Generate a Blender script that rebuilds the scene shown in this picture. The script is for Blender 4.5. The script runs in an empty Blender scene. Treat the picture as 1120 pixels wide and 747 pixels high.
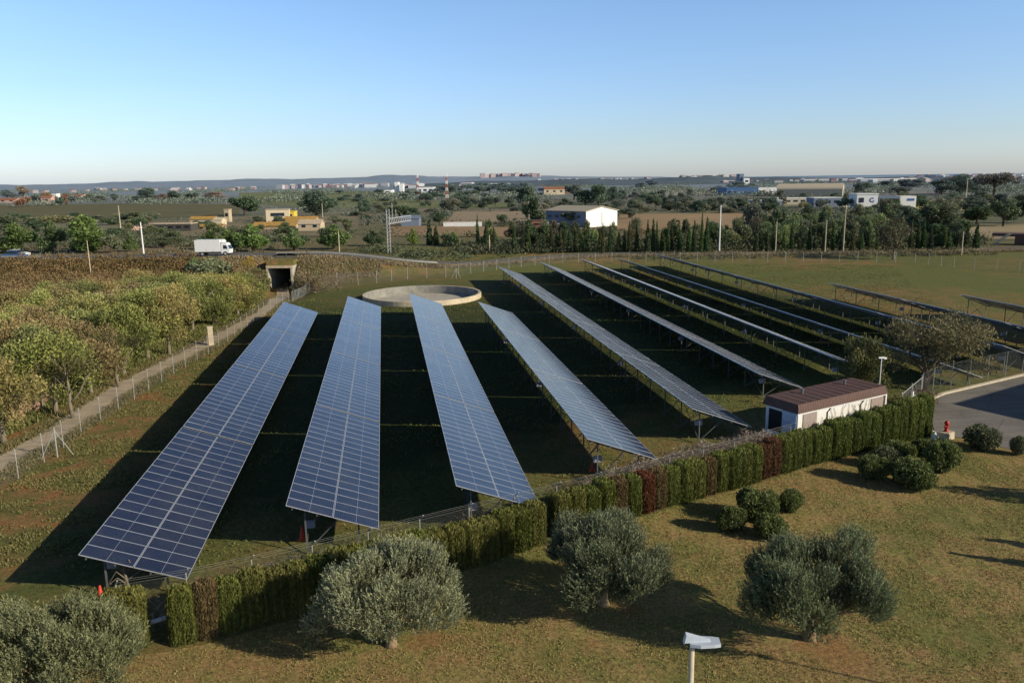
import bpy, math, random
import numpy as np
from mathutils import Vector, Matrix
PI = math.pi
random.seed(7)
scene = bpy.context.scene
COL = scene.collection

# ------------------------------------------------------------------ camera
H = 17.85; PIT = 0.2001224; ROLL = -0.0138188; YAW = 0.1558127; F = 871.0
cyw, syw = math.cos(YAW), math.sin(YAW)
fw = np.array([syw*math.cos(PIT), cyw*math.cos(PIT), -math.sin(PIT)])
r0 = np.array([cyw, -syw, 0.]); u0 = np.cross(r0, fw)
rt = r0*math.cos(ROLL)+u0*math.sin(ROLL); up = -r0*math.sin(ROLL)+u0*math.cos(ROLL)
cd = bpy.data.cameras.new('camera'); cam = bpy.data.objects.new('camera', cd); COL.objects.link(cam)
cd.sensor_width = 36; cd.lens = F/1120*36; cd.clip_start = 0.1; cd.clip_end = 60000
cam.matrix_world = Matrix(((rt[0], up[0], -fw[0], 0), (rt[1], up[1], -fw[1], 0), (rt[2], up[2], -fw[2], H), (0, 0, 0, 1)))
scene.camera = cam

# ------------------------------------------------------------------ terrain
def sm(v):
    v = np.clip(v, 0, 1); return v*v*(3-2*v)
LANE = np.array([(-27.5, 30), (-26.6, 45), (-25.7, 54.5), (-24.4, 61), (-23.8, 75.5), (-20.2, 94), (-17.6, 112), (-17.0, 124), (-17.6, 140), (-20.1, 159), (-22.6, 177), (-27, 205)], float)
TANK = np.array([5.4, 124.0]); TANK_R = 9.2
def lane_dist(x, y):
    best = np.full(np.shape(x), 1e9)
    for a, b in zip(LANE[:-1], LANE[1:]):
        d = b-a; L2 = d@d
        t = np.clip(((x-a[0])*d[0]+(y-a[1])*d[1])/L2, 0, 1)
        best = np.minimum(best, np.hypot(x-a[0]-t*d[0], y-a[1]-t*d[1]))
    return best
def st(x, y): return x*cyw-y*syw, x*syw+y*cyw
def xy(s, t): return s*cyw+t*syw, -s*syw+t*cyw
def roadD(s): return 164+24*sm((s+25)/50)
def roadZ(s): return 3.55-3.2*sm((s+40)/34)
def lane_floor(t): return -2.6*sm((t-120)/28)*(1-sm((t-176)/26))
def terr(x, y):
    x = np.asarray(x, float); y = np.asarray(y, float)
    s, t = st(x, y)
    z = roadZ(s)*(1-sm((np.abs(t-roadD(s))-5)/8))
    z = z+0.9*sm((t-150)/25)*(1-sm((t-150)/60))*0.0
    ld = lane_dist(x, y)
    inside = sm((t-150)/4)*(1-sm((t-172)/6))
    w = 1-sm((ld-2.0)/(4.0-2.6*inside))
    z = z*(1-w)+lane_floor(t)*w
    z = np.where((t > 112) & (t < 206) | (ld > 6), z, np.where(ld > 6, z, 0*z))
    z = z+0.12*np.sin(x*.11+1)*np.sin(y*.083)*sm((ld-4)/6)*(t < 145)*sm((t-60)/40)*0
    z = np.where(np.hypot(x-TANK[0], y-TANK[1]) < TANK_R-.22, -.8, z)
    return z
def T(x, y): return float(terr(x, y))
def G(px, py, z=None):
    """the point of the ground that the photograph shows at (px, py)"""
    d = fw+rt*(px-560)/F-up*(py-373.5)/F
    zz = 0.0 if z is None else z
    for _ in range(1 if z is not None else 6):
        k = (zz-H)/d[2]; p = d*k
        if z is None: zz = 0.5*zz+0.5*T(p[0], p[1]) if _ else T(p[0], p[1])
    return (float(p[0]), float(p[1]), zz)
def P(px, t, z=0):
    s = (px-560)/F*t; x, y = xy(s, t); return (x, y, z)
def depth(p): return st(p[0], p[1])[1]

# ------------------------------------------------------------------ materials
def lin(c):
    return tuple(((v/255)/12.92 if v/255 <= .04045 else ((v/255+.055)/1.055)**2.4) for v in c)
class NT:
    def __init__(self, name):
        self.m = bpy.data.materials.new(name); self.m.use_nodes = True; self.t = self.m.node_tree
        self.b = self.t.nodes['Principled BSDF']; self.out = self.t.nodes['Material Output']
    def n(self, ty, **k):
        nd = self.t.nodes.new('ShaderNode'+ty)
        for a, v in k.items():
            if a == 'ins':
                for i, x in v.items():
                    if hasattr(x, 'is_linked') or hasattr(x, 'links'): self.t.links.new(x, nd.inputs[i])
                    else: nd.inputs[i].default_value = x
            else: setattr(nd, a, v)
        return nd
    def link(self, a, b): self.t.links.new(a, b)
    def math(self, op, a, b=0.0, c=None):
        ins = {0: a, 1: b}
        if c is not None: ins[2] = c
        return self.n('Math', operation=op, ins=ins).outputs[0]
    def noise(self, vec, scale, detail=4, rough=.6, dist=0):
        return self.n('TexNoise', ins={'Vector': vec, 'Scale': scale, 'Detail': detail, 'Roughness': rough, 'Distortion': dist}).outputs[0]
    def ramp(self, f, stops):
        r = self.n('ValToRGB', ins={0: f}); e = r.color_ramp.elements
        while len(e) < len(stops): e.new(.5)
        for i, (p, c) in enumerate(stops):
            e[i].position = p; e[i].color = (c[0], c[1], c[2], 1) if hasattr(c, '__len__') else (c, c, c, 1)
        return r.outputs[0]
    def mix(self, f, a, b, mode='MIX'):
        nd = self.n('Mix', data_type='RGBA', blend_type=mode)
        for i, x in ((0, f), (6, a), (7, b)):
            if hasattr(x, 'links'): self.link(x, nd.inputs[i])
            else: nd.inputs[i].default_value = x if not hasattr(x, '__len__') or len(x) == 4 else tuple(x)+(1,)
        return nd.outputs[2]
    def pos(self): return self.n('NewGeometry').outputs['Position']
    def obj(self): return self.n('TexCoord').outputs['Object']
    def set(self, **k):
        for a, v in k.items():
            a = {'color': 'Base Color', 'rough': 'Roughness', 'metal': 'Metallic', 'spec': 'Specular IOR Level', 'normal': 'Normal', 'coat': 'Coat Weight'}[a]
            if hasattr(v, 'links'): self.link(v, self.b.inputs[a])
            else: self.b.inputs[a].default_value = tuple(v)+(1,) if hasattr(v, '__len__') and len(v) == 3 else v
    def bump(self, h, strength=.5, dist=.05):
        self.link(self.n('Bump', ins={'Strength': strength, 'Distance': dist, 'Height': h}).outputs[0], self.b.inputs['Normal'])

def plain(name, col, rough=.7, metal=0, var=.25, scale=3., spec=.3):
    k = NT(name); p = k.obj()
    f = k.noise(p, scale, 5, .65)
    c = k.ramp(f, [(.25, [v*(1-var) for v in col]), (.75, [min(1, v*(1+var)) for v in col])])
    k.set(color=c, rough=rough, metal=metal, spec=spec); k.bump(f, .15, .02)
    return k.m

def foliage_mat(name, trans=.25, lo=.45, hi=1.5):
    k = NT(name)
    oi = k.n('ObjectInfo'); a = k.n('Attribute', attribute_name='v')
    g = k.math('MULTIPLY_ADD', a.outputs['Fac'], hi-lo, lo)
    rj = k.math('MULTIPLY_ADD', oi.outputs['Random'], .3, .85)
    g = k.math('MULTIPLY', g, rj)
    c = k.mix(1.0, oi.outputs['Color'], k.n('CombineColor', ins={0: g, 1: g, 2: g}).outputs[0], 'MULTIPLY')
    hsv = k.n('HueSaturation', ins={'Hue': k.math('MULTIPLY_ADD', a.outputs['Fac'], -.03, .515), 'Saturation': 1.0, 'Color': c}).outputs[0]
    k.set(color=hsv, rough=.65, spec=.25)
    tr = k.n('BsdfTranslucent', ins={'Color': hsv})
    mx = k.n('MixShader', ins={0: trans, 1: k.b.outputs[0], 2: tr.outputs[0]})
    k.link(mx.outputs[0], k.out.inputs[0])
    return k.m

def ground_mat():
    k = NT('ground'); p = k.pos()
    big = k.noise(p, .035, 5, .6); mid = k.noise(p, .35, 5, .65, .3); fine = k.noise(p, 3.5, 6, .75); vf = k.noise(p, 14, 4, .7)
    c = k.ramp(mid, [(.32, (.33, .145, .060)), (.44, (.28, .17, .075)), (.54, (.20, .155, .058)), (.70, (.10, .11, .034))])
    green = k.ramp(fine, [(.3, (.075, .105, .028)), (.7, (.17, .19, .058))])
    gxx = k.n('SeparateXYZ', ins={0: p}).outputs[0]
    dryw = k.ramp(k.math('ADD', k.math('DIVIDE', gxx, 10.), k.math('MULTIPLY_ADD', mid, 3., 1.0)), [(.2, .22), (1., 1.)])
    c = k.mix(k.math('MULTIPLY', k.ramp(big, [(.38, .15), (.55, .85)]), dryw), c, green)
    c = k.mix(.75, c, k.ramp(fine, [(.25, .38), (.75, 1.55)]), 'MULTIPLY')
    c = k.mix(.5, c, k.ramp(vf, [(.3, .5), (.7, 1.5)]), 'MULTIPLY')
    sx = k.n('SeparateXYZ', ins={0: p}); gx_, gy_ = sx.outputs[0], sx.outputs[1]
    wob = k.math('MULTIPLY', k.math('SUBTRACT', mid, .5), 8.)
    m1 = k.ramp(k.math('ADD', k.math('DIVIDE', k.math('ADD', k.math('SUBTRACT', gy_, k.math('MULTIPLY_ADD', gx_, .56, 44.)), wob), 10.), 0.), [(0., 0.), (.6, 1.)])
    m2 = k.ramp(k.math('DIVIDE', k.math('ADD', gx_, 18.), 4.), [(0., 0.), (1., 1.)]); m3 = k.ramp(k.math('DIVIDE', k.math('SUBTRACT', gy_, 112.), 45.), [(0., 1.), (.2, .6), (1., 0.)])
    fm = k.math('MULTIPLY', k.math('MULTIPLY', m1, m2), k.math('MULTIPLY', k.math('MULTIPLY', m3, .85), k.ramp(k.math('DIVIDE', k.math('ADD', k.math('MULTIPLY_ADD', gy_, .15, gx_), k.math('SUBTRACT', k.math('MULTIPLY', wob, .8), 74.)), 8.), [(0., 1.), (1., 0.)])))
    c = k.mix(fm, c, k.ramp(fine, [(.3, (.018, .032, .010)), (.7, (.050, .068, .020))]))  # shade among the panel rows painted into the ground as dark green
    # far country: patchwork of fields and scrub, with distance haze mixed into the colour
    ln = k.n('VectorMath', operation='LENGTH', ins={0: p}).outputs['Value']
    vor = k.n('TexVoronoi', ins={'Vector': p, 'Scale': .006, 'Randomness': 1.0}).outputs['Color']
    vs = k.n('SeparateColor', ins={0: vor}).outputs[0]
    fld = k.ramp(vs, [(0., (.13, .14, .065)), (.3, (.21, .17, .10)), (.55, (.12, .13, .06)), (.8, (.27, .20, .13)), (1., (.16, .165, .08))])
    scr = k.noise(p, .02, 6, .7)
    fld = k.mix(k.ramp(scr, [(.50, 0.), (.60, .6)]), fld, (.085, .105, .048, 1))
    c = k.mix(k.ramp(k.math('DIVIDE', ln, 1000.), [(.19, 0.), (.26, 1.)]), c, fld)
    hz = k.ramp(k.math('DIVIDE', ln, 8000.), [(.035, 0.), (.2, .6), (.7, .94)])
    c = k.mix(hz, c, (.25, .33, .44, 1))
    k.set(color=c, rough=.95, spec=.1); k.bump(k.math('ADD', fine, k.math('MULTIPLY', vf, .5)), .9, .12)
    return k.m

def field_mat(name, c1, c2, rows=None, ang=0., scale=.5):
    k = NT(name); p = k.pos()
    f = k.noise(p, scale, 6, .7); g = k.noise(p, scale*.06, 4, .6)
    c = k.ramp(f, [(.3, c1), (.7, c2)])
    c = k.mix(.6, c, k.ramp(g, [(.3, .7), (.7, 1.25)]), 'MULTIPLY')
    if rows:
        r = k.n('VectorRotate', rotation_type='Z_AXIS', ins={'Vector': p, 'Angle': ang}).outputs[0]
        x = k.n('SeparateXYZ', ins={0: r}).outputs[0]
        w = k.math('PINGPONG', k.math('DIVIDE', x, rows), .5)
        c = k.mix(.5, c, k.ramp(w, [(.1, .55), (.4, 1.3)]), 'MULTIPLY')
    k.set(color=c, rough=.95, spec=.1); k.bump(f, .6, .1)
    return k.m

def lawn_mat():
    k = NT('lawn'); p = k.pos()
    a = k.noise(p, .16, 4, .6); m = k.noise(p, .9, 8, .80, .5); f = k.noise(p, 5., 6, .80); v = k.noise(p, 28, 3, .7)
    c = k.ramp(m, [(.30, (.36, .17, .07)), (.42, (.33, .225, .10)), (.54, (.28, .235, .085)), (.66, (.13, .16, .045))])
    c = k.mix(k.ramp(a, [(.38, .45), (.50, 0.)]), c, (.31, .185, .09, 1)); c = k.mix(k.ramp(a, [(.50, 0.), (.62, .65)]), c, (.135, .155, .042, 1))
    for q_, r_ in ((G(912, 712), 1.7), (G(470, 700), 1.2), (G(690, 668), .9)):
        dd = k.n('VectorMath', operation='DISTANCE', ins={0: p, 1: q_}).outputs['Value']
        dd = k.math('ADD', k.math('DIVIDE', dd, r_), k.math('MULTIPLY', k.math('SUBTRACT', m, .5), 1.6))
        c = k.mix(k.ramp(dd, [(.35, .65), (1.1, 0.)]), c, (.30, .155, .065, 1))
    c = k.mix(.9, c, k.ramp(f, [(.30, .34), (.68, 2.0)]), 'MULTIPLY')
    c = k.mix(.6, c, k.ramp(v, [(.3, .4), (.7, 1.6)]), 'MULTIPLY')
    k.set(color=c, rough=.95, spec=.1); k.bump(k.math('ADD', f, v), 1., .10)
    return k.m

def asphalt_mat(name, col, s=1.):
    k = NT(name); p = k.pos()
    a = k.noise(p, .25*s, 4, .6); f = k.noise(p, 6*s, 5, .75)
    c = k.ramp(a, [(.3, [v*.82 for v in col]), (.7, [v*1.15 for v in col])])
    c = k.mix(.5, c, k.ramp(f, [(.3, .65), (.7, 1.35)]), 'MULTIPLY')
    st_ = k.noise(k.n('Mapping', ins={0: p, 2: (0, 0, .4), 3: (.12, 1.6, 1)}).outputs[0], 1.2, 4, .6)
    c = k.mix(.5, c, k.ramp(st_, [(.35, .72), (.65, 1.22)]), 'MULTIPLY')
    vo = k.n('TexVoronoi', feature='DISTANCE_TO_EDGE', ins={'Vector': p, 'Scale': .35}).outputs[0]
    c = k.mix(k.ramp(vo, [(.0, .5), (.012, 0.)]), c, (.05, .045, .04, 1))
    k.set(color=c, rough=.9, spec=.15); k.bump(f, .3, .01)
    return k.m

def panel_mat():
    k = NT('solar_glass'); o = k.obj(); s = k.n('SeparateXYZ', ins={0: o})
    X, Y = s.outputs[0], s.outputs[1]
    def line(c, pitch, w, off=0.):
        q = k.math('PINGPONG', k.math('ADD', k.math('DIVIDE', c, pitch), off), .5)
        return k.math('LESS_THAN', q, w/pitch/2)
    l1 = line(X, .0925, .006, 0.); l2 = line(Y, .155, .008, .5); mid = k.math('MULTIPLY', k.math('LESS_THAN', k.math('ABSOLUTE', X), .009), .6)
    cell = k.mix(k.ramp(k.noise(o, 3., 2, .5), [(.3, .8), (.7, 1.2)]), (0, 0, 0, 1), (.010, .016, .046, 1), 'MULTIPLY')
    nv = k.n('ObjectInfo').outputs['Random']
    cell = k.mix(nv, (.010, .016, .044, 1), (.015, .023, .056, 1))
    c = k.mix(k.math('MULTIPLY', k.math('MAXIMUM', l1, l2), .6), cell, (.17, .19, .24, 1))
    c = k.mix(mid, c, (.42, .46, .55, 1))
    dust = k.ramp(k.noise(k.pos(), .5, 5, .65), [(.4, 0.), (.8, .10)])
    c = k.mix(dust, c, (.30, .27, .22, 1))
    k.set(color=c, rough=.16, spec=.5)
    k.b.inputs['IOR'].default_value = 1.5
    return k.m

def mesh_mat():
    """chain-link wire as a fine pattern of holes"""
    k = NT('chain_link'); o = k.n('UVMap').outputs[0]; s = k.n('SeparateXYZ', ins={0: o})
    a = k.math('ADD', s.outputs[0], s.outputs[1]); b = k.math('SUBTRACT', s.outputs[0], s.outputs[1])
    def ln(c): return k.math('LESS_THAN', k.math('PINGPONG', k.math('DIVIDE', c, .085), .5), .022)
    m = k.math('MAXIMUM', ln(a), ln(b))
    k.set(color=(.16, .17, .17), rough=.6, metal=0.)
    t = k.n('BsdfTransparent'); mx = k.n('MixShader', ins={0: m, 1: t.outputs[0], 2: k.b.outputs[0]})
    k.link(mx.outputs[0], k.out.inputs[0]); return k.m

M = dict(lamp=plain('lamp_shaded_paint', (.50, .55, .62), .45, 0, .05),  # white lamp head, its bluish shade mixed into the paint colour
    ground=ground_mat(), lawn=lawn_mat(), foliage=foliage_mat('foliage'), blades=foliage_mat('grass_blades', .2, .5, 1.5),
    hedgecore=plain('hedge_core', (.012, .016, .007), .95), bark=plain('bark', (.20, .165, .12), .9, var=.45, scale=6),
    olivebark=plain('olive_bark', (.24, .17, .10), .95, var=.6, scale=9), barkdark=plain('bark_dark', (.08, .06, .045), .9, var=.4, scale=6),
    panel=panel_mat(), alu=plain('aluminium', (.62, .64, .68), .4, .5, .1), steel=plain('galvanised_steel', (.13, .135, .14), .6, .2, .2),
    backsheet=plain('panel_back', (.06, .07, .11), .5, 0, .1), link=mesh_mat(), post=plain('fence_post', (.36, .36, .34), .6, .2, .2),
    white=plain('white_paint', (.78, .78, .77), .5, 0, .06), whitewall=plain('white_wall', (.74, .73, .70), .8, 0, .12, 1.5),
    conc=plain('concrete', (.42, .39, .33), .9, 0, .3, 1.2), conclt=plain('tank_concrete', (.56, .47, .34), .9, 0, .3, .8),
    lane=asphalt_mat('lane_gravel', (.46, .37, .26), 2.5), asphalt=asphalt_mat('asphalt', (.20, .185, .165)), road=asphalt_mat('road_surface', (.13, .12, .11)),
    kerb=plain('kerb_stone', (.50, .44, .34), .9, 0, .2), brown=plain('brown_sheet', (.105, .060, .050), .75, 0, .2, 2.), black=plain('dark_opening', (.015, .015, .017), .6),
    reed=plain('dead_brush', (.10, .065, .05), .95, 0, .5, 8), boxwhite=plain('inverter_paint', (.30, .32, .36), .5, 0, .1),
    coneo=plain('cone_plastic', (.62, .06, .03), .5, 0, .15), coneb=plain('cone_base', (.65, .18, .02), .6), red=plain('hydrant_red', (.42, .03, .02), .5),
    ochre=plain('ochre_roof', (.42, .25, .07), .9, 0, .35, 1.), cream=plain('cream_wall', (.62, .52, .36), .85, 0, .15), stone=plain('old_stone', (.50, .40, .28), .95, 0, .35, 2),
    tile=plain('tile_roof', (.30, .13, .08), .9, 0, .3), greyb=plain('blue_grey_cladding_and_shade', (.16, .20, .27), .7, 0, .15), beiger=plain('beige_roof', (.42, .37, .28), .8, 0, .15),
    blueb=plain('blue_cladding', (.06, .13, .28), .6, 0, .15), glass=plain('window_glass', (.02, .03, .045), .15, 0, .1, spec=.6), rock=plain('rock', (.42, .27, .17), .95, 0, .4, 2.5),
    tyre=plain('tyre', (.02, .02, .02), .8), redwhite=plain('red_paint', (.38, .09, .06), .6), pink=plain('pink_wall', (.50, .33, .28), .85, 0, .1),
    sea=plain('sea', (.10, .17, .26), .4, 0, .05), logo=plain('blue_sign', (.05, .12, .36), .5, 0, .05), green=plain('green_paint', (.25, .50, .16), .6),
)

# ------------------------------------------------------------------ object helpers
def tag(o, label=None, cat=None, group=None, kind=None):
    if label: o['label'] = label
    if cat: o['category'] = cat
    if group: o['group'] = group
    if kind: o['kind'] = kind
    return o
def link(name, me, parent=None, loc=None):
    o = bpy.data.objects.new(name, me); COL.objects.link(o)
    if parent: o.parent = parent
    if loc is not None: o.location = loc
    return o
def empty(name, loc, rz=0, **k):
    o = bpy.data.objects.new(name, None); COL.objects.link(o); o.location = loc; o.rotation_euler = (0, 0, rz)
    return tag(o, **k)
class MB:
    def __init__(s): s.v = []; s.f = []; s.mi = []
    def add(s, vs, fs, mi=0):
        n = len(s.v); s.v += [tuple(v) for v in vs]; s.f += [tuple(i+n for i in f) for f in fs]; s.mi += [mi]*len(fs); return s
    def box(s, c, d, rz=0, mi=0, top=1.0):
        hx, hy, hz = d[0]/2, d[1]/2, d[2]/2; ca, sa = math.cos(rz), math.sin(rz); vs = []
        for z, k in ((-hz, 1), (hz, top)):
            for x, y in ((-hx, -hy), (hx, -hy), (hx, hy), (-hx, hy)):
                x *= k; y *= k; vs.append((c[0]+x*ca-y*sa, c[1]+x*sa+y*ca, c[2]+z))
        return s.add(vs, [(3, 2, 1, 0), (4, 5, 6, 7), (0, 1, 5, 4), (1, 2, 6, 5), (2, 3, 7, 6), (3, 0, 4, 7)], mi)
    def tube(s, pts, rad, n=8, mi=0):
        pts = [Vector(p) for p in pts]
        if not hasattr(rad, '__len__'): rad = [rad]*len(pts)
        vs = []; fs = []
        for i, p in enumerate(pts):
            d = (pts[min(i+1, len(pts)-1)]-pts[max(i-1, 0)]).normalized()
            a = d.orthogonal().normalized() if i == 0 else (a-d*a.dot(d)).normalized()
            b = d.cross(a)
            for j in range(n):
                t = 2*PI*j/n; vs.append(p+(a*math.cos(t)+b*math.sin(t))*rad[i])
        for i in range(len(pts)-1):
            for j in range(n):
                k = (j+1) % n; fs.append((i*n+j, i*n+k, (i+1)*n+k, (i+1)*n+j))
        fs.append(tuple(range(n))[::-1]); fs.append(tuple((len(pts)-1)*n+j for j in range(n)))
        return s.add(vs, fs, mi)
    def lathe(s, prof, n=24, c=(0, 0, 0), mi=0):
        vs = [(c[0]+r*math.cos(2*PI*j/n), c[1]+r*math.sin(2*PI*j/n), c[2]+z) for r, z in prof for j in range(n)]
        fs = [(i*n+j, i*n+(j+1) % n, (i+1)*n+(j+1) % n, (i+1)*n+j) for i in range(len(prof)-1) for j in range(n)]
        return s.add(vs, fs, mi)
    def mesh(s, name, *mats, smooth=False):
        me = bpy.data.meshes.new(name); me.from_pydata([tuple(v) for v in s.v], [], s.f)
        for m in mats: me.materials.append(m)
        me.polygons.foreach_set('material_index', s.mi)
        if smooth: me.polygons.foreach_set('use_smooth', [True]*len(s.f))
        me.update(); return me
    def build(s, name, mat, parent=None, smooth=False, loc=None):
        return link(name, s.mesh(name, *(mat if isinstance(mat, (list, tuple)) else [mat]), smooth=smooth), parent, loc)
def kids(o): return [c for c in bpy.data.objects if c.parent == o]

def grid_mesh(name, X, Y, Z, mat):
    nx, ny = len(X), len(Y)
    gx, gy = np.meshgrid(X, Y, indexing='ij')
    co = np.stack([gx, gy, Z], -1).reshape(-1, 3)
    i = np.arange((nx-1)*(ny-1)); a = (i//(ny-1))*ny+i % (ny-1)
    q = np.stack([a, a+ny, a+ny+1, a+1], 1)
    me = bpy.data.meshes.new(name); me.vertices.add(len(co)); me.vertices.foreach_set('co', co.ravel())
    me.loops.add(q.size); me.loops.foreach_set('vertex_index', q.ravel().astype(np.int32)); me.polygons.add(len(q))
    me.polygons.foreach_set('loop_start', np.arange(0, q.size, 4, dtype=np.int32)); me.polygons.foreach_set('use_smooth', np.ones(len(q), bool))
    me.update(calc_edges=True); me.materials.append(mat); return me

def leaf_mesh(name, c, a, b, val, mat):
    """rhombic leaves: centre c, half axes a (long) and b (short)"""
    n = len(c)
    co = np.stack([c-a, c+b-a*.1, c+a, c-b-a*.1], 1).reshape(-1, 3).astype(np.float32)
    me = bpy.data.meshes.new(name); me.vertices.add(4*n); me.vertices.foreach_set('co', co.ravel())
    me.loops.add(4*n); me.loops.foreach_set('vertex_index', np.arange(4*n, dtype=np.int32)); me.polygons.add(n)
    me.polygons.foreach_set('loop_start', np.arange(0, 4*n, 4, dtype=np.int32))
    me.update(calc_edges=True)
    at = me.attributes.new('v', 'FLOAT', 'FACE'); at.data.foreach_set('value', np.clip(val, 0, 1).astype(np.float32))
    me.materials.append(mat); return me
def unit(v): return v/np.maximum(np.linalg.norm(v, axis=-1, keepdims=True), 1e-6)
def rnd_dirs(rg, n): return unit(rg.normal(size=(n, 3)))
def perp(rg, a):
    r = rnd_dirs(rg, len(a)); return unit(np.cross(a, r))
def blob_leaves(rg, blobs, n, size, aspect=.5, up=0., outward=.6, inner=.55, bias=1.):
    B = np.array(blobs, float); w = (B[:, 3]*B[:, 4]+B[:, 4]*B[:, 5]+B[:, 3]*B[:, 5]); w /= w.sum()
    k = rg.choice(len(B), n, p=w); d = rnd_dirs(rg, n)
    rr = inner+(1.06-inner)*rg.random(n)**.7
    rr *= 1+.16*np.sin(d[:, 0]*7+k*3)*np.cos(d[:, 1]*6+k)
    c = B[k, :3]+d*B[k, 3:6]*rr[:, None]
    a = unit(d*outward+rnd_dirs(rg, n)*(1-outward*.4)+np.array([0, 0, up]))
    bb = perp(rg, a); sz = size*(.6+.8*rg.random(n))
    val = .38+.22*rg.normal(size=n)+.22*d[:, 2]+.25*(rg.random(len(B))[k]-.5)+.2*(rr-.8)  # shading put into leaf tone: lighter upward and outward, darker inside
    return c, a*sz[:, None], bb*(sz*aspect)[:, None], val
def crown_blobs(rg, H_, W, z0, n, shape='round', r=.30):
    out = []
    for i in range(n):
        th = rg.random()*2*PI; h = rg.random()
        if shape == 'round': prof = math.sqrt(max(.02, 1-(2*h-.9)**2*.85))
        elif shape == 'flat': prof = 1.0 if h < .6 else .75
        elif shape == 'cone': prof = 1-.85*h
        elif shape == 'dome': prof = math.sqrt(max(.02, 1-h*h*.9))
        else: prof = 1
        q = math.sqrt(rg.random())*(W/2)*(1-r*.9)*prof
        rr = W*r*(.55+.6*rg.random())*(.6 if shape == 'cone' and h > .6 else 1)
        out.append((q*math.cos(th), q*math.sin(th), z0+rr*.6+h*(H_-z0-rr*1.3), rr, rr, rr*(.75+.3*rg.random())))
    return out
def trunk_mb(rg, H_, r, splits=4, spread=1.0, base=0., lean=.15, fork=.35):
    m = MB(); lx, ly = rg.normal()*lean, rg.normal()*lean; fz = H_*fork
    m.tube([(0, 0, base-.15), (lx*.2, ly*.2, fz*.5), (lx*.5, ly*.5, fz), (lx, ly, H_*.7)], [r*1.25, r, r*.8, r*.35], 8)
    for i in range(splits):
        t = 2*PI*(i+rg.random()*.6)/splits; z = fz*(.75+.4*rg.random())
        m.tube([(lx*.5, ly*.5, z), (lx*.5+math.cos(t)*spread*.45, ly*.5+math.sin(t)*spread*.45, z+(H_-z)*.35), (lx+math.cos(t)*spread, ly+math.sin(t)*spread, z+(H_-z)*.72)], [r*.6, r*.4, r*.15], 6)
    return m

# ------------------------------------------------------------------ ground, roads
def axis(lo, hi, a, b, step, grow=1.16):
    c = list(np.arange(a, b+.001, step)); s = step
    while c[-1] < hi: s *= grow; c.append(c[-1]+s)
    s = step
    while c[0] > lo: s *= grow; c.insert(0, c[0]-s)
    return np.array(c)
GX = axis(-30000, 30000, -60, 60, 1.); GY = axis(-300, 40000, 30, 215, 1.)
GX = np.unique(np.concatenate([GX, np.arange(-5, 16, .2)])); GY = np.unique(np.concatenate([GY, np.arange(113.5, 134.5, .2)]))
gx, gy = np.meshgrid(GX, GY, indexing='ij')
Zg = terr(gx, gy)
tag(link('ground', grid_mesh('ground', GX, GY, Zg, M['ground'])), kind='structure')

def strip(name, pts, w, mat, off=.05, zf=None, kind='structure', cols=4, step=1.):
    pts = [np.array(p[:2], float) for p in pts]; dense = []
    for a, b in zip(pts[:-1], pts[1:]):
        n = max(1, int(np.linalg.norm(b-a)/step))
        dense += [a+(b-a)*i/n for i in range(n)]
    dense.append(pts[-1]); D = np.array(dense)
    for _ in range(3): D[1:-1] = .25*D[:-2]+.5*D[1:-1]+.25*D[2:]
    tg = unit(np.gradient(D, axis=0)); nr = np.stack([-tg[:, 1], tg[:, 0]], 1)
    vs = []; fs = []
    for i in range(len(D)):
        for j in range(cols+1):
            q = D[i]+nr[i]*w*(j/cols-.5); z = zf(q) if zf else T(q[0], q[1])
            vs.append((q[0], q[1], z+off))
    for i in range(len(D)-1):
        for j in range(cols):
            a = i*(cols+1)+j; fs.append((a, a+cols+1, a+cols+2, a+1))
    m = MB(); m.add(vs, fs); return tag(m.build(name, mat, smooth=True), kind=kind)
def lane_z(q):
    return float(lane_floor(st(q[0], q[1])[1]))
strip('lane', LANE[:], 2.25, M['lane'], .07, lane_z)
strip('road', [xy(s, roadD(s)) for s in range(-300, 301, 4)], 8.0, M['road'], .05, lambda q: float(roadZ(st(q[0], q[1])[0])))
def poly(name, pts, mat, off, kind='structure'):
    m = MB(); m.add([(p[0], p[1], (p[2] if len(p) > 2 else 0)+off) for p in pts], [tuple(range(len(pts)))])
    return tag(m.build(name, mat), kind=kind)
# lawn in front of the hedge
HL = [(-11.6, 29.6), (-9, 29.9), (-7.8, 30.1), (4.5, 34.8), (7.4, 36.3), (13.9, 38.9), (19.9, 41.2), (25.7, 43.8), (35.2, 47.0), (37.3, 47.8)]
poly('lawn', [(-40, 29.6)]+HL+[(39.0, 46.5), (40.6, 43.0), (46, 36), (60, 28), (60, -10), (-40, -10)][:], M['lawn'], .012)
poly('forecourt', [(37.4, 48.0), (41.6, 54.4), (44.8, 57.1), (55.9, 61.3), (95, 76), (95, 20), (60, 28.2), (46, 36.2), (40.6, 43.1), (39.0, 46.6)], M['asphalt'], .02)
mk = MB()
for a, b in zip([(42.2, 55.5), (44.9, 57.2), (55.9, 61.4)], [(44.9, 57.2), (55.9, 61.4), (95, 76.1)]):
    L = math.dist(a, b); mk.box(((a[0]+b[0])/2, (a[1]+b[1])/2, .07), (L, .28, .2), math.atan2(b[1]-a[1], b[0]-a[0]))
tag(mk.build('kerb', M['kerb']), kind='structure')
FIELDS = []
def pxpoly(name, px, mat, off): FIELDS.append([G(a, b, 0)[:2] for a, b in px]) if name != 'vineyard_soil' else None; return poly(name, [G(a, b, 0) for a, b in px], mat, off)
pxpoly('brown_field', [(-60, 243), (-60, 226), (120, 223), (262, 223.5), (262, 234), (200, 238), (60, 241)], field_mat('brown_field', (.12, .11, .05), (.165, .145, .07), 3.2, .4), .12)
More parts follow.
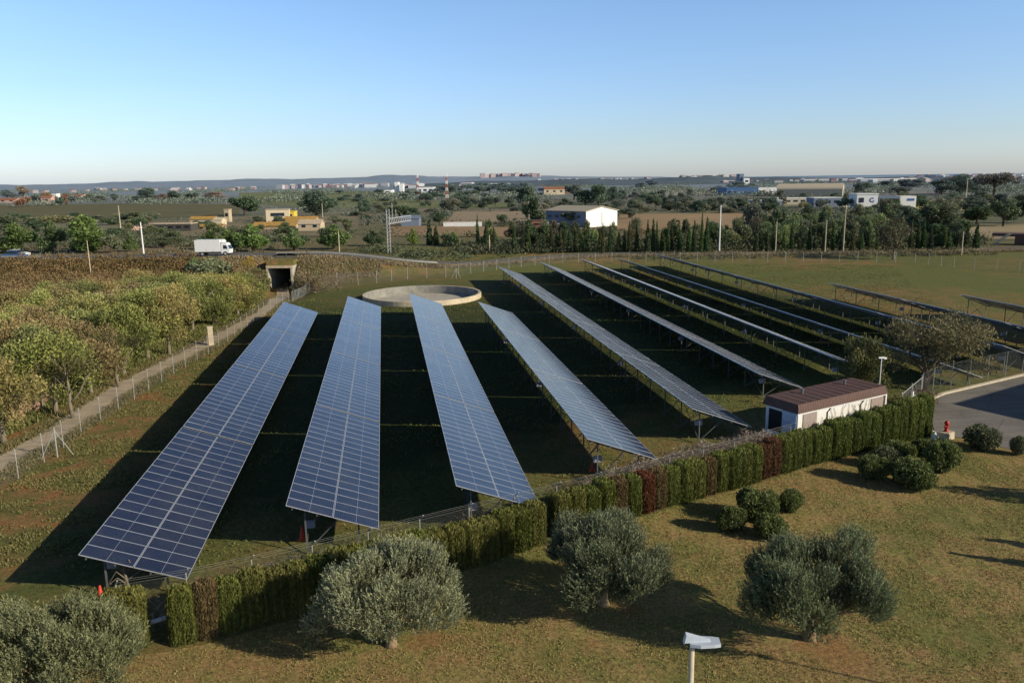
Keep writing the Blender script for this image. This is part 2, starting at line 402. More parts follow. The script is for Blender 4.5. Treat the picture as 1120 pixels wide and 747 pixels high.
pxpoly('green_field', [(262, 222), (262, 211), (420, 209.5), (440, 219), (560, 222), (560, 228), (350, 228)], field_mat('green_field', (.15, .17, .075), (.21, .22, .10), 4, .9, .1), .14)
pxpoly('tan_field', [(672, 252), (672, 234.5), (812, 233.5), (860, 236), (860, 252)], field_mat('tan_field', (.29, .20, .11), (.37, .26, .15), 2.4, 1.3, .15), .10)
pxpoly('ploughed_field', [(425, 258), (425, 247), (560, 249), (600, 252), (600, 260)], field_mat('ploughed_field', (.27, .18, .10), (.34, .23, .13), scale=.3), .10)
pxpoly('stubble_field', [(488, 243), (497, 232), (640, 231), (640, 240), (560, 243)], field_mat('stubble_field', (.28, .22, .14), (.34, .26, .17), scale=.2), .10)
pxpoly('pale_field', [(680, 215), (700, 207.8), (870, 206), (850, 212)], field_mat('pale_field', (.33, .28, .24), (.40, .34, .29), scale=.1), .2)
pxpoly('yellow_field', [(985, 234), (1010, 220), (1075, 217), (1085, 226), (1040, 236)], field_mat('yellow_field', (.25, .21, .10), (.31, .26, .13), scale=.2), .12)
pxpoly('dry_meadow', [(1020, 262), (1040, 249), (1125, 246), (1180, 249), (1180, 262)], field_mat('dry_meadow', (.28, .22, .13), (.35, .28, .17), scale=.4), .10)
pxpoly('vineyard_soil', [(-60, 320), (212, 302), (212, 281), (-60, 285)], field_mat('vineyard_soil', (.13, .075, .045), (.17, .10, .06), scale=.5), .03)

# hills and sea
def hills(name, col, tops, t0, t1, hz, rough):
    """a ridge from photo silhouettes: tops = [(px, metres)]"""
    n = 260; px = np.linspace(tops[0][0], tops[-1][0], n); h = np.interp(px, [a for a, _ in tops], [b for _, b in tops])
    rg = np.random.default_rng(3); h = h*(1+rough*np.convolve(rg.normal(size=n+8), np.ones(9)/9, 'valid'))
    vs = []; fs = []; R = 10
    for i in range(n):
        for j in range(R):
            q = j/(R-1); t = t0+(t1-t0)*q; x, y, _ = P(px[i], t)
            jit = 1+.25*math.sin(i*.35+j*1.3)*math.sin(i*.11+j) if 0 < j < R-1 else 1
            vs.append((x, y, h[i]*float(sm(np.array(q)))**.9*jit-2*(j == 0)))
    for i in range(n-1):
        for j in range(R-1): a = i*R+j; fs.append((a, a+R, a+R+1, a+1))
    k = NT(name); p = k.pos(); f = k.noise(p, .006, 6, .7)
    c = k.ramp(f, [(.35, [v*.75 for v in col]), (.6, col), (.75, [v*1.35 for v in col])]); k.set(color=c, rough=1., spec=0.)
    m = MB(); m.add(vs, fs); tag(m.build(name, k.m, smooth=True), kind='structure')
hills('hills', (.28, .35, .44), [(-500, 40), (-100, 50), (0, 34), (60, 30), (110, 40), (180, 42), (240, 54), (300, 50), (350, 55), (420, 60), (480, 56), (560, 52), (640, 40), (700, 30), (760, 10), (900, 4)], 3600, 7800, 0, .12)  # distance haze painted into the hill colour
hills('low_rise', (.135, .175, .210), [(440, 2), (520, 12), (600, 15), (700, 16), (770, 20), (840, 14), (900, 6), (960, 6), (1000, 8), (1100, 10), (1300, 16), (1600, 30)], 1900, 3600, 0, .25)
pxs = MB(); a = [P(-200, 12000, .5), P(1900, 12000, .5), P(1900, 38000, .5), P(-200, 38000, .5)]
pxs.add(a, [(0, 1, 2, 3)]); tag(pxs.build('sea', M['sea']), kind='structure')

# ------------------------------------------------------------------ solar tables
X1, DX, W, TILT, HA = -11.752, 8.5217, 4.6, .350963, 1.9
near = [34.17, 36.85, 37.46, 43.16, 48.88, 58.69, 61.0, 58.6, 62., 55., 50.]
far = [108.17, 108.17, 107.77, 97.73, 140.9, 150.75, 150.38, 153.2, 155.5, 105.43, 89.63]
dxs = [.34, .16, -.185, -.52, -.337, .65, .03, -.38, .01, .05, .18]
dzs = [-.31, .14, .28, .32, -.01, -.44, .02, -.28, .01, .05, .21]
ct, sn = math.cos(TILT), math.sin(TILT)
ORD = ['leftmost', 'second', 'third', 'fourth', 'fifth', 'sixth', 'seventh', 'eighth', 'ninth', 'tenth', 'eleventh']
SEG = {1: ['whole stretch'], 2: ['near end', 'far end'], 3: ['near end', 'middle', 'far end'], 4: ['near end', 'second stretch', 'third stretch', 'far end'], 5: ['near end', 'second stretch', 'middle', 'fourth stretch', 'far end']}
def module_mesh(pitch):
    L = W/2-.03; p = pitch-.008
    m = MB(); m.box((0, 0, 0), (L-.05, p-.034, .036), mi=0)
    for y in (-p/2+.0085, p/2-.0085): m.box((0, y, .003), (L, .017, .044), mi=1)
    for x in (-L/2+.0125, L/2-.0125): m.box((x, 0, .003), (.025, p-.034, .044), mi=1)
    return m.mesh('solar_panel', M['panel'], M['alu'])
def add(me, name, parent, loc=(0, 0, 0), rot=None):
    o = link(name, me, parent, loc)
    if rot: o.rotation_euler = rot
    return o
for r in range(11):
    L = far[r]-near[r]; nt = max(1, round(L/18.1)); seg = (L-.28*(nt-1))/nt; n = 18 if nt > 1 or L > 15 else int(L); pitch = seg/n
    x0 = X1+DX*r+dxs[r]; h = HA+dzs[r]
    mm = module_mesh(pitch)
    legF = MB().box((0, 0, 0), (.075, .055, 1.0)).mesh('leg', M['steel'])
    purl = MB().box((0, seg/2, 0), (.05, seg+.06, .07)).mesh('purlin', M['steel'])
    raft = MB().box((0, 0, 0), (W*.84, .05, .08)).mesh('rafter', M['steel'])
    br = MB()
    aL, aR = -1.45, 1.25
    br.tube([(aL*ct, 0, .15), (aR*ct*.2, 0, h-.35)], .03, 5)
    brm = br.mesh('brace', M['steel'])
    cb = MB(); cb.tube([(aL*ct, 0, .2), (aL*ct, 3.2, h+.25)], .022, 5); cb.tube([(aL*ct, 3.2, .2), (aL*ct, 0, h+.25)], .022, 5)
    cbm = cb.mesh('cross_brace', M['steel'])
    bxm = MB().box((0, 0, 0), (.5, .2, .36)).box((0, -.11, .02), (.4, .03, .26)).mesh('inverter_box', M['boxwhite'])
    for k in range(nt):
        y0 = near[r]+k*(seg+.28)
        where = SEG[nt][k] if nt in SEG else 'stretch'
        lab = f'solar panel table, {where} of the {ORD[r]} row counted from the dirt lane'
        t = empty('solar_table', (x0, y0, T(x0, y0)), label=lab, cat='solar panels', group='rows of tilted solar panel tables')
        for j in range(n):
            for sgn in (-1, 1):
                a = sgn*(W/4)
                add(mm, 'solar_panel', t, (a*ct, pitch*(j+.5), h-a*sn), (random.gauss(0, .0022), TILT+random.gauss(0, .0022), 0))
        for a in (-1.95, -.75, .75, 1.95):
            add(purl, 'purlin', t, (a*ct-.08*sn, 0, h-a*sn-.10*ct), (0, TILT, 0))
        nf = 6 if r < 6 else 4
        for i in range(nf):
            y = .6+(seg-1.2)*i/(nf-1)
            add(raft, 'rafter', t, (-.22*sn, y, h-.22*ct), (0, TILT, 0))
            for a in (aL, aR):
                zt = h-a*sn-.28; o = add(legF, 'leg', t, (a*ct, y, zt/2)); o.scale = (1, 1, zt+.1)
            if r < 7 or i % 2 == 0: add(brm, 'brace', t, (0, y, 0))
        add(cbm, 'cross_brace', t, (0, seg-.6-3.2, 0)) if k == nt-1 else None
        add(cbm, 'cross_brace', t, (0, .6, 0)) if k == 0 else None
        add(bxm, 'inverter_box', t, (aL*ct+.15, 1.15, 1.30))

# ------------------------------------------------------------------ clipped hedge
rg = np.random.default_rng(11)
def hedge_plant(seed, w, d, h, n=3800):
    g = np.random.default_rng(seed)
    side = g.random(n); c = np.zeros((n, 3)); nr = np.zeros((n, 3))
    u, v = g.random(n), g.random(n)
    fr = side < .46; bk = (side >= .46) & (side < .56); tp = (side >= .56) & (side < .80); e = side >= .80
    def bulge(z): return 1-.10*np.maximum(0, z-.82)/.18-.05*(z < .1)
    bz = bulge(v); lump = 1+.09*np.sin(u*9+seed)*np.sin(v*7+seed*2)
    c[fr] = np.stack([(u-.5)*w, -d/2*bz*lump*1.0, v*h], 1)[fr]; nr[fr] = (0, -1, .1)
    c[bk] = np.stack([(u-.5)*w, d/2*bz*lump, v*h], 1)[bk]; nr[bk] = (0, 1, .1)
    c[tp] = np.stack([(u-.5)*w*.96, (v-.5)*d*.92, h*(1+.022*np.sin(u*11+seed)*np.cos(v*7))], 1)[tp]; nr[tp] = (0, 0, 1)
    sg = np.where(u > .5, 1, -1); u2 = g.random(n)
    c[e] = np.stack([sg*w/2*.97*bz, (u2-.5)*d, v*h], 1)[e]; nr[e] = np.stack([sg, 0*sg, 0*sg], 1)[e]
    c += g.normal(size=(n, 3))*.030; sh_ = (g.random(n) < .10)&tp; c[sh_, 2] += .05+.10*g.random(sh_.sum())
    notch = np.abs(c[:, 0])/(w/2); c[:, 1] *= 1-.30*np.maximum(0, notch-.6)/.4; c[:, 2] *= 1-.07*np.maximum(0, notch-.6)/.4
    a = unit(np.array([0, 0, 1.])+g.normal(size=(n, 3))*.24+nr*.30)
    b = perp(g, a); sz = .045+.055*g.random(n)
    streak = np.sin(c[:, 0]*19+seed)*.5+np.sin(c[:, 0]*41+seed*3)*.35
    val = .36+.13*g.normal(size=n)+.30*streak*(1-tp)-.15*np.maximum(0, notch-.75)/.25+.22*tp+.20*(c[:, 2]/h-.5)  # sunlit top and shaded plant edges put into the leaf tone
    core = MB().box((0, 0, h*.47), (w*.72, d*.66, h*.9));  # solid near-black core, painting the shade inside the plant
    return leaf_mesh('foliage', c, a*sz[:, None], b*(sz*.32)[:, None], val, M['foliage']), core.mesh('dark_core', M['hedgecore'])
hp = [hedge_plant(s, .96, 1.05, 2.2, 8000) for s in range(6)]
HEDGE = [(-8.9, 30.0), (-7.6, 30.4), (4.5, 35.0), (7.35, 36.35)], [(8.0, 36.7), (13.9, 39.1), (19.9, 41.4), (25.7, 44.0), (35.2, 47.2), (37.2, 48.0)], [(-11.5, 30.1), (-10.1, 30.1)]
stem = MB().tube([(0, 0, -.05), (0, 0, .4)], .05, 6).mesh('stem', M['bark'])
GRN = [(.165, .180, .044), (.150, .175, .042), (.180, .182, .050), (.170, .172, .050)]
ci = 0
for li, line in enumerate(HEDGE):
    pts = [np.array(p) for p in line]
    L = sum(np.linalg.norm(b-a) for a, b in zip(pts[:-1], pts[1:])); n = max(1, round(L/.93)); q = 0.
    for i in range(n):
        d = (i+.5)*L/n; acc = 0
        for a, b in zip(pts[:-1], pts[1:]):
            l = np.linalg.norm(b-a)
            if d <= acc+l+1e-6: p = a+(b-a)*(d-acc)/l; ang = math.atan2(*(b-a)[::-1]); break
            acc += l
        nrm = np.array([-math.sin(ang), math.cos(ang)]); p = p+nrm*.5
        s_ = p[0]; hgt = np.interp(s_, [-12, -7, 4, 12, 25, 37], [2.15, 2.1, 2.0, 2.15, 2.0, 2.75])*(1+.055*random.uniform(-1, 1))
        col = GRN[rg.integers(4)]; lab = 'clipped green conifer plant forming part of the long hedge'; grp = 'green plants of the clipped hedge'
        if li == 1 and i in (6,): col = (.20, .080, .042); lab = 'rusty red dead plant in the clipped hedge behind the middle olive'; grp = None
        elif li == 1 and i in (16, 17): col = (.155, .080, .042); lab = ['brick red dying hedge plant midway to the hut', 'brick red dying hedge plant nearer to the hut'][i-16]; grp = None
        elif rg.random() < .06: col = (.165, .120, .055); lab = 'thin brownish plant between green ones in the clipped hedge'; grp = 'brownish plants of the clipped hedge'
        if grp and col in GRN: w_ = float(np.clip((s_-8)/22, 0, 1))*random.uniform(.7, 1.1); col = tuple(a*(1-w_)+b*w_ for a, b in zip(col, (.140, .170, .042)))
        t = empty('hedge_plant', (p[0], p[1], 0), ang+random.uniform(-.06, .06), label=lab, cat='hedge plant', group=grp)
        lf, co = hp[rg.integers(6)]
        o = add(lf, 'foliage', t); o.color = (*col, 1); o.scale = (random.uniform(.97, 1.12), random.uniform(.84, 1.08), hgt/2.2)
        if 'brownish' in lab: o.scale[1] = .85
        o = add(co, 'dark_core', t); o.scale = (1, .93, hgt/2.2)
        add(stem, 'stem', t)

# ------------------------------------------------------------------ olive trees (near)
def olive(seed, Wd, Ht, nsp=9500):
    g = np.random.default_rng(seed); blobs = []
    N = 32
    for i in range(N):                      # lobes over a flattened ellipsoid, open underneath
        th = i*2.39996+g.normal()*.3; cz = 1-1.45*(i+.5)/N; q = math.sqrt(1-cz*cz)*(1+.05*g.normal())
        r = Wd*(.065+.085*g.random()**1.5); q *= 1+.10*g.normal()
        if g.random() < .12: continue
        blobs.append((Wd*.395*q*math.cos(th), Wd*.36*q*math.sin(th), Ht-1.42+.98*cz+g.normal()*.2, r, r, r*.95))
    for i in range(9): blobs.append((g.normal()*.9, g.normal()*.8, Ht-1.4+g.normal()*.3, .6, .6, .5))
    B = np.array(blobs); n = nsp
    w = B[:, 3]**2; k = g.choice(len(B), n, p=w/w.sum()); d = rnd_dirs(g, n)
    lob = unit(np.stack([B[:, 0], B[:, 1], (B[:, 2]-Ht+2.3)*1.3], 1))[k]
    d = unit(d+lob*.45); rr = .15+.85*g.random(n)**.5
    base = B[k, :3]+d*B[k, 3:6]*rr[:, None]
    axis_ = unit(lob*.55+d*.35+np.array([0, 0, .75])+g.normal(size=(n, 3))*.2)
    ln = .46*(.5+1.0*g.random(n)); m = 11
    tt = (np.arange(m)+.5)/m
    C = base[:, None, :]+axis_[:, None, :]*(tt[None, :, None]*ln[:, None, None])
    side = g.normal(size=(n, m, 3)); side -= (side*axis_[:, None, :]).sum(-1, keepdims=True)*axis_[:, None, :]; side = unit(side)
    A = unit(axis_[:, None, :]*.85+side*.6); C = C+side*.03
    A = A.reshape(-1, 3); C = C.reshape(-1, 3); Bv = perp(g, A)
    sz = .052*(.7+.7*g.random(len(A)))
    val = np.repeat(.20+.24*(g.random(len(B))[k]-.5)+.18*d[:, 2]+.55*(rr-.55)+.10*g.normal(size=n), m)+.15*g.normal(size=len(A))+.28*(g.random(len(A)) < .22)  # shade inside the crown put into leaf tone, lighter above and outside
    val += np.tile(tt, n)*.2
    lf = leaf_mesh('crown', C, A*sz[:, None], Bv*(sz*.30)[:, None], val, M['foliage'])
    tm = MB(); r = .20
    rough = [(0, 0, -.1, 1.5), (.03, .02, .25, 1.05), (-.04, .05, .55, .95), (.05, 0, .85, 1.0)]
    tm.tube([p[:3] for p in rough], [r*p[3] for p in rough], 10)
    tm.tube([(.10, 0, -.05), (.20, .05, .45), (.42, .1, 1.1)], [.15, .12, .09], 8)
    for i, b in enumerate(blobs[::3]):
        z = .75+.3*g.random(); mid = (b[0]*.42+g.normal()*.1, b[1]*.42+g.normal()*.1, z+(b[2]-z)*.45)
        tm.tube([(g.normal()*.06, g.normal()*.06, z), mid, (b[0], b[1], b[2])], [.085, .055, .018], 6)
    return lf, tm.mesh('trunk', M['olivebark'], smooth=True)
def place_olive(protos, loc, rz, sc, col, lab):
    t = empty('olive_tree', loc, rz, label=lab, cat='tree', group='olive trees on the lawn'); t.scale = sc
    o = add(protos[0], 'crown', t); o.color = (*col, 1); add(protos[1], 'trunk', t); return t
OA = olive(1, 6.0, 3.55); OB = olive(2, 5.6, 3.3); OC = olive(5, 5.9, 3.55)
OC_ = (.150, .165, .098)
place_olive(OA, G(428, 706), .3, (.93, .93, .97), (.235, .250, .145), 'silvery olive tree with pale trunk beside the hedge, left of the lawn middle')
place_olive(OB, G(660, 661), 1.9, (1.05, 1.05, .97), (.180, .205, .115), 'olive tree in the middle of the lawn, half shading its own trunk')
place_olive(OC, G(885, 699), 4.1, (.96, .96, 1.0), (.150, .180, .095), 'dark olive tree over a patch of red soil by the street lamp')
bl = G(62, 722, 1.9); place_olive(OA, (bl[0], bl[1], 0), 2.6, (1.0, 1.0, .95), (.205, .220, .110), 'olive tree by the hedge gap, cut off by the photo corner')
# red soil patches under the olives
def soil_patch(c, rx, ry, n=40):
    m = MB(); g = np.random.default_rng(int(abs(c[0]*10))); 
    ring = [(c[0]+rx*math.cos(2*PI*i/n)*(1+.18*math.sin(i*1.3)+.12*g.normal()), c[1]+ry*math.sin(2*PI*i/n)*(1+.15*math.cos(i*2.1)+.12*g.normal()), .018) for i in range(n)]
    m.add([(c[0], c[1], .018)]+ring, [(0, i+1, (i+1) % n+1) for i in range(n)]); return m


# ------------------------------------------------------------------ shrubs on the lawn
def bush_mesh(seed, n=9000, size=.05, flat=1., aspect=.5, name='foliage'):
    g = np.random.default_rng(seed)
    bl_ = [(0, 0, .5, .62, .62, .5*flat)]+[(.52*math.cos(a), .52*math.sin(a), .42+.25*g.random(), .38, .38, .36) for a in g.random(8)*6.3]+[(.2*g.normal(), .2*g.normal(), .72, .35, .35, .3) for _ in range(4)]
    c, a, b, v = blob_leaves(g, bl_, n, size, aspect, .2, .7, .75)
    c[:, 2] = np.maximum(c[:, 2], .03+.05*g.random(n))
    return leaf_mesh(name, c, a, b, v, M['foliage'])
BU = [bush_mesh(20+i) for i in range(3)]
bcore = MB().lathe([(.02, .05), (.40, .1), (.48, .35), (.34, .6), (.02, .72)], 12).mesh('dark_core', M['hedgecore'], smooth=True)  # solid core, coloured near-black for the shade inside the shrub
BL = [(803, 588, 38, 32, 'round dark green shrub nearest the hedge in the lawn group by the third olive'), (829, 574, 56, 38, 'tallest shrub of the lawn group behind the third olive'),
      (846, 594, 44, 28, 'low shrub in front of the lawn group, touching the third olive'), (866, 564, 34, 27, 'small round shrub set apart behind the lawn group'),
      (958, 530, 38, 30, 'round shrub at the near left of the big shrub cluster'), (985, 507, 42, 22, 'low shrub at the back of the big shrub cluster'),
      (1004, 539, 58, 36, 'leafy shrub at the front of the big shrub cluster'), (1032, 522, 44, 40, 'tallest shrub at the lamp side of the big shrub cluster'),
      (972, 516, 34, 26, 'olive green shrub in the middle of the shrub cluster'), (1015, 504, 34, 20, 'low shrub behind the tallest of the cluster'),
      (1075, 497, 44, 30, 'feathery shrub at the corner of the asphalt forecourt'), (1117, 503, 20, 24, 'pale shrub at the photo edge beside the asphalt')]
for i, (x, y, w, h, lab) in enumerate(BL):
    p = G(x, y-4); dd = depth(p); t = empty('shrub', (p[0], p[1]+.3, 0), i*1.3, label=lab, cat='shrub', group='shrubs on the lawn')
    s_ = w*dd/F/1.9; t.scale = (s_, s_, h*dd/F/1.12)
    o = add(BU[i % 3], 'foliage', t); o.color = (*((.125, .155, .050) if i not in (8, 10, 11) else (.15, .165, .09)), 1); add(bcore, 'dark_core', t)

# ------------------------------------------------------------------ tree kinds for the middle distance
def proto(kind, seed):
    g = np.random.default_rng(seed)
    if kind == 'broad':     # unit: 6 wide, 6 high
        b = crown_blobs(g, 6, 6, .8, 14, 'round', .20); n, s, up_ = 3400, .20, .1; tr = trunk_mb(g, 5.5, .2, 4, 1.6)
    elif kind == 'pine':
        b = crown_blobs(g, 6, 5.6, .5, 18, 'cone', .20); n, s, up_ = 3600, .19, .5; tr = trunk_mb(g, 5.6, .18, 4, 1.2)
    elif kind == 'umbrella':
        b = crown_blobs(g, 6, 8, 3.0, 15, 'flat', .17); n, s, up_ = 3200, .22, .5; tr = trunk_mb(g, 5., .22, 5, 2.8, fork=.5)
    elif kind == 'cypress':  # 1.3 wide, 8 high
        b = [(g.normal()*.05, g.normal()*.05, .5+7.0*i/13, .52*(1-.92*(i/13)**1.7)+.03, .52*(1-.92*(i/13)**1.7)+.03, .62) for i in range(14)]; n, s, up_ = 2200, .16, 1.6; tr = trunk_mb(g, 5., .1, 2, .1, fork=.3)
    elif kind == 'bush':
        b = crown_blobs(g, 3, 5, .1, 12, 'dome', .20); n, s, up_ = 2000, .19, .2; tr = trunk_mb(g, 2, .12, 4, 1.2, fork=.2)
    elif kind == 'thin':
        b = crown_blobs(g, 6, 5, 1.3, 16, 'round', .22); n, s, up_ = 1700, .15, .4; tr = trunk_mb(g, 5.6, .16, 7, 1.9, fork=.3)
    elif kind == 'lane':    # closer: finer leaves
        b = crown_blobs(g, 5.2, 6.5, .7, 24, 'round', .17); n, s, up_ = 15000, .085, .3; tr = trunk_mb(g, 4.6, .17, 7, 2.2, fork=.3)
    elif kind == 'lanethin':
        b = crown_blobs(g, 5.2, 6, 1.0, 24, 'round', .17); n, s, up_ = 8500, .085, .3; tr = trunk_mb(g, 4.8, .14, 9, 2.2, fork=.3)
    c, a, bb, v = blob_leaves(g, b, n, s, .5, up_, .5, .35 if kind in ('thin', 'lane', 'lanethin') else .6)
    if kind == 'cypress': v = v-.05
    return leaf_mesh('crown', c, a, bb, v, M['foliage']), tr.mesh('trunk', M['bark'] if kind in ('lane', 'lanethin', 'thin') else M['barkdark'])
SZ = dict(broad=(6, 6), pine=(5.6, 6), umbrella=(8, 6), cypress=(1.25, 8), bush=(5, 3), thin=(5, 6), lane=(6.5, 5.2), lanethin=(6, 5.2))
PR = {k: [proto(k, 40+10*i+j) for j in range(4)] for i, k in enumerate(SZ)}
MULT = 2.0
NAME = dict(broad='broadleaf_tree', pine='pine_tree', umbrella='umbrella_pine', cypress='cypress_tree', bush='bush', thin='thin_tree', lane='roadside_tree', lanethin='roadside_tree')
CAT = dict(broad='tree', pine='pine tree', umbrella='pine tree', cypress='cypress', bush='bush', thin='tree', lane='tree', lanethin='tree')
def haze(c, d):  # mixes distance haze into the base colour of far plants
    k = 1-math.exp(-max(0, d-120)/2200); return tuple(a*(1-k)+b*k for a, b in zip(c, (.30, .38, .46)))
def tree(kind, loc, w, h, col, label, group=None):
    W0, H0 = SZ[kind]; t = empty(NAME[kind], loc, random.uniform(0, 6.28), label=label, cat=CAT[kind], group=group)
    t.scale = (w/W0, w/W0, h/H0); pr = PR[kind][random.randrange(4)]
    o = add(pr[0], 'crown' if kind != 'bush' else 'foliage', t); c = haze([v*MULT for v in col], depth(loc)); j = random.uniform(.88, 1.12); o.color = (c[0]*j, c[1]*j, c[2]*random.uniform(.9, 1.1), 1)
    add(pr[1], 'trunk' if kind != 'bush' else 'stems', t); return t
def ptree(kind, px, py, wpx, hpx, col, label, group=None):
    p = G(px, py); d = depth(p)/F; return tree(kind, p, wpx*d, hpx*d, col, label, group)
DG = (.040, .062, .022); MG = (.070, .100, .028); BG = (.115, .150, .035); OG = (.105, .105, .045); BR = (.125, .090, .045); GG = (.085, .095, .055); OR = (.26, .12, .03)

# belt of trees along the lane
rb = random.Random(5)
belt = [(.2, 1)]
cnt = 0
for i in range(15):
    f = i/14; e = np.array([np.interp(f, [0, .35, .7, 1], [-29.4, -26.2, -22.6, -20.2]), np.interp(f, [0, .35, .7, 1], [56, 78, 104, 120])])
    for k in range(5):
        q = e+np.array([-5.0*k+rb.uniform(-1.5, 1.5), 2.2*k+rb.uniform(-2., 2.)])
        if k > 3 and f > .7: continue
        hh = rb.uniform(6.0, 7.6)*(1 if f < .75 else .82)*(1-.03*k); th = rb.random() < .62
        c = rb.choice([(.165, .155, .052), (.180, .150, .056), (.130, .140, .045), (.170, .130, .060), (.145, .155, .048)])
        if f < .1 and k > 0: c = DG
        if i == 0 and k == 0: c = (.06, .075, .03)
        tree('lanethin' if th else 'lane', (q[0], q[1], 0), rb.uniform(6.0, 7.6), hh, c,
             'front row tree with yellowing olive crown leaning over the dirt lane' if k == 0 else 'olive brown tree in the dense belt between dirt lane and vineyard',
             'front trees along the dirt lane' if k == 0 else 'trees of the belt behind the lane')
# two bare pale trunks by the lane
for px, py, hp_, lab in ((80, 458, 4.6, 'pale forked trunk almost leafless beside the dirt lane, nearer one'), (130, 424, 4.6, 'slim pale trunk with sparse leaves beside the dirt lane, farther one')):
    p = G(px, py); g = np.random.default_rng(px); m = MB()
    m.tube([(0, 0, -.1), (-.1, 0, 1.2), (-.05, .1, 2.4), (-.3, .2, hp_)], [.17, .15, .10, .04], 8)
    m.tube([(-.08, 0, 1.3), (.7, .1, 2.1), (1.2, .3, 3.2), (2.1, .3, 4.0)], [.09, .07, .05, .02], 6)
    for q in range(6): m.tube([(-.1, 0, 2+.35*q), (g.normal()*.9, g.normal()*.9, 3.2+.4*q)], [.04, .012], 5)
    t = empty('bare_tree', p, label=lab, cat='tree'); m.build('trunk', M['bark'], t, smooth=True)
    c, a, b, v = blob_leaves(g, [(-.3, .2, 4.2, 1.5, 1.4, .9), (1.6, .3, 4.1, .9, .9, .6)], 1200, .085, .5, .2, .4, .2)
    o = link('crown', leaf_mesh('crown', c, a, b, v, M['foliage']), t); o.color = (.13, .12, .05, 1)
# right-hand tree by the hut and the multi-stemmed shrub
def special(name, p, blobs, n, s, col, stems, lab, cat, up_=.3, inner=.3):
    g = np.random.default_rng(77); t = empty(name, p, label=lab, cat=cat)
    c, a, b, v = blob_leaves(g, blobs, n, s, .45, up_, .5, inner)
    o = link('crown', leaf_mesh('crown', c, a, b, v, M['foliage']), t); o.color = (*col, 1)
    m = MB()
    for pts, r in stems: m.tube(pts, [r*(1-.75*i/(len(pts)-1)) for i in range(len(pts))], 7)
    m.build('trunk', M['barkdark'], t, smooth=True)
g = np.random.default_rng(9)
bb = [(q*4.7*math.cos(a_), q*3.6*math.sin(a_), z, 1.25, 1.25, 1.0) for a_, q, z in zip(g.random(30)*6.3, g.random(30)**.5, 2.4+3.9*g.random(30))]
stems = [([(0, 0, -.1), (.1*k, 0, 1.2), (1.2*math.cos(k*1.3), 1.2*math.sin(k*1.3), 3.0), (2.4*math.cos(k*1.3), 2.0*math.sin(k*1.3), 5.2)], .16) for k in range(6)]
special('spreading_tree', (44.2, 58.6, 0), bb, 11500, .10, (.215, .19, .095), stems, 'wide spreading tree with sparse brownish crown beside the hut and forecourt', 'tree')
bb = [(.9*math.cos(a_)*q, .9*math.sin(a_)*q, 1.0+3.6*z, .45, .45, .8) for a_, q, z in zip(g.random(24)*6.3, g.random(24), g.random(24))]
stems = [([(0, 0, -.1), (.5*math.cos(k), .5*math.sin(k), 2.4), (1.1*math.cos(k), 1.1*math.sin(k), 4.6)], .07) for k in range(7)]
pz = G(944, 432); special('upright_shrub', (pz[0], pz[1], 0), [(a*1.6, b*1.6, c, d*1.4, e*1.4, f_) for a, b, c, d, e, f_ in bb], 8000, .10, (.20, .20, .072), stems, 'upright yellow green shrub with many stems behind the hut roof', 'shrub', 1.3)

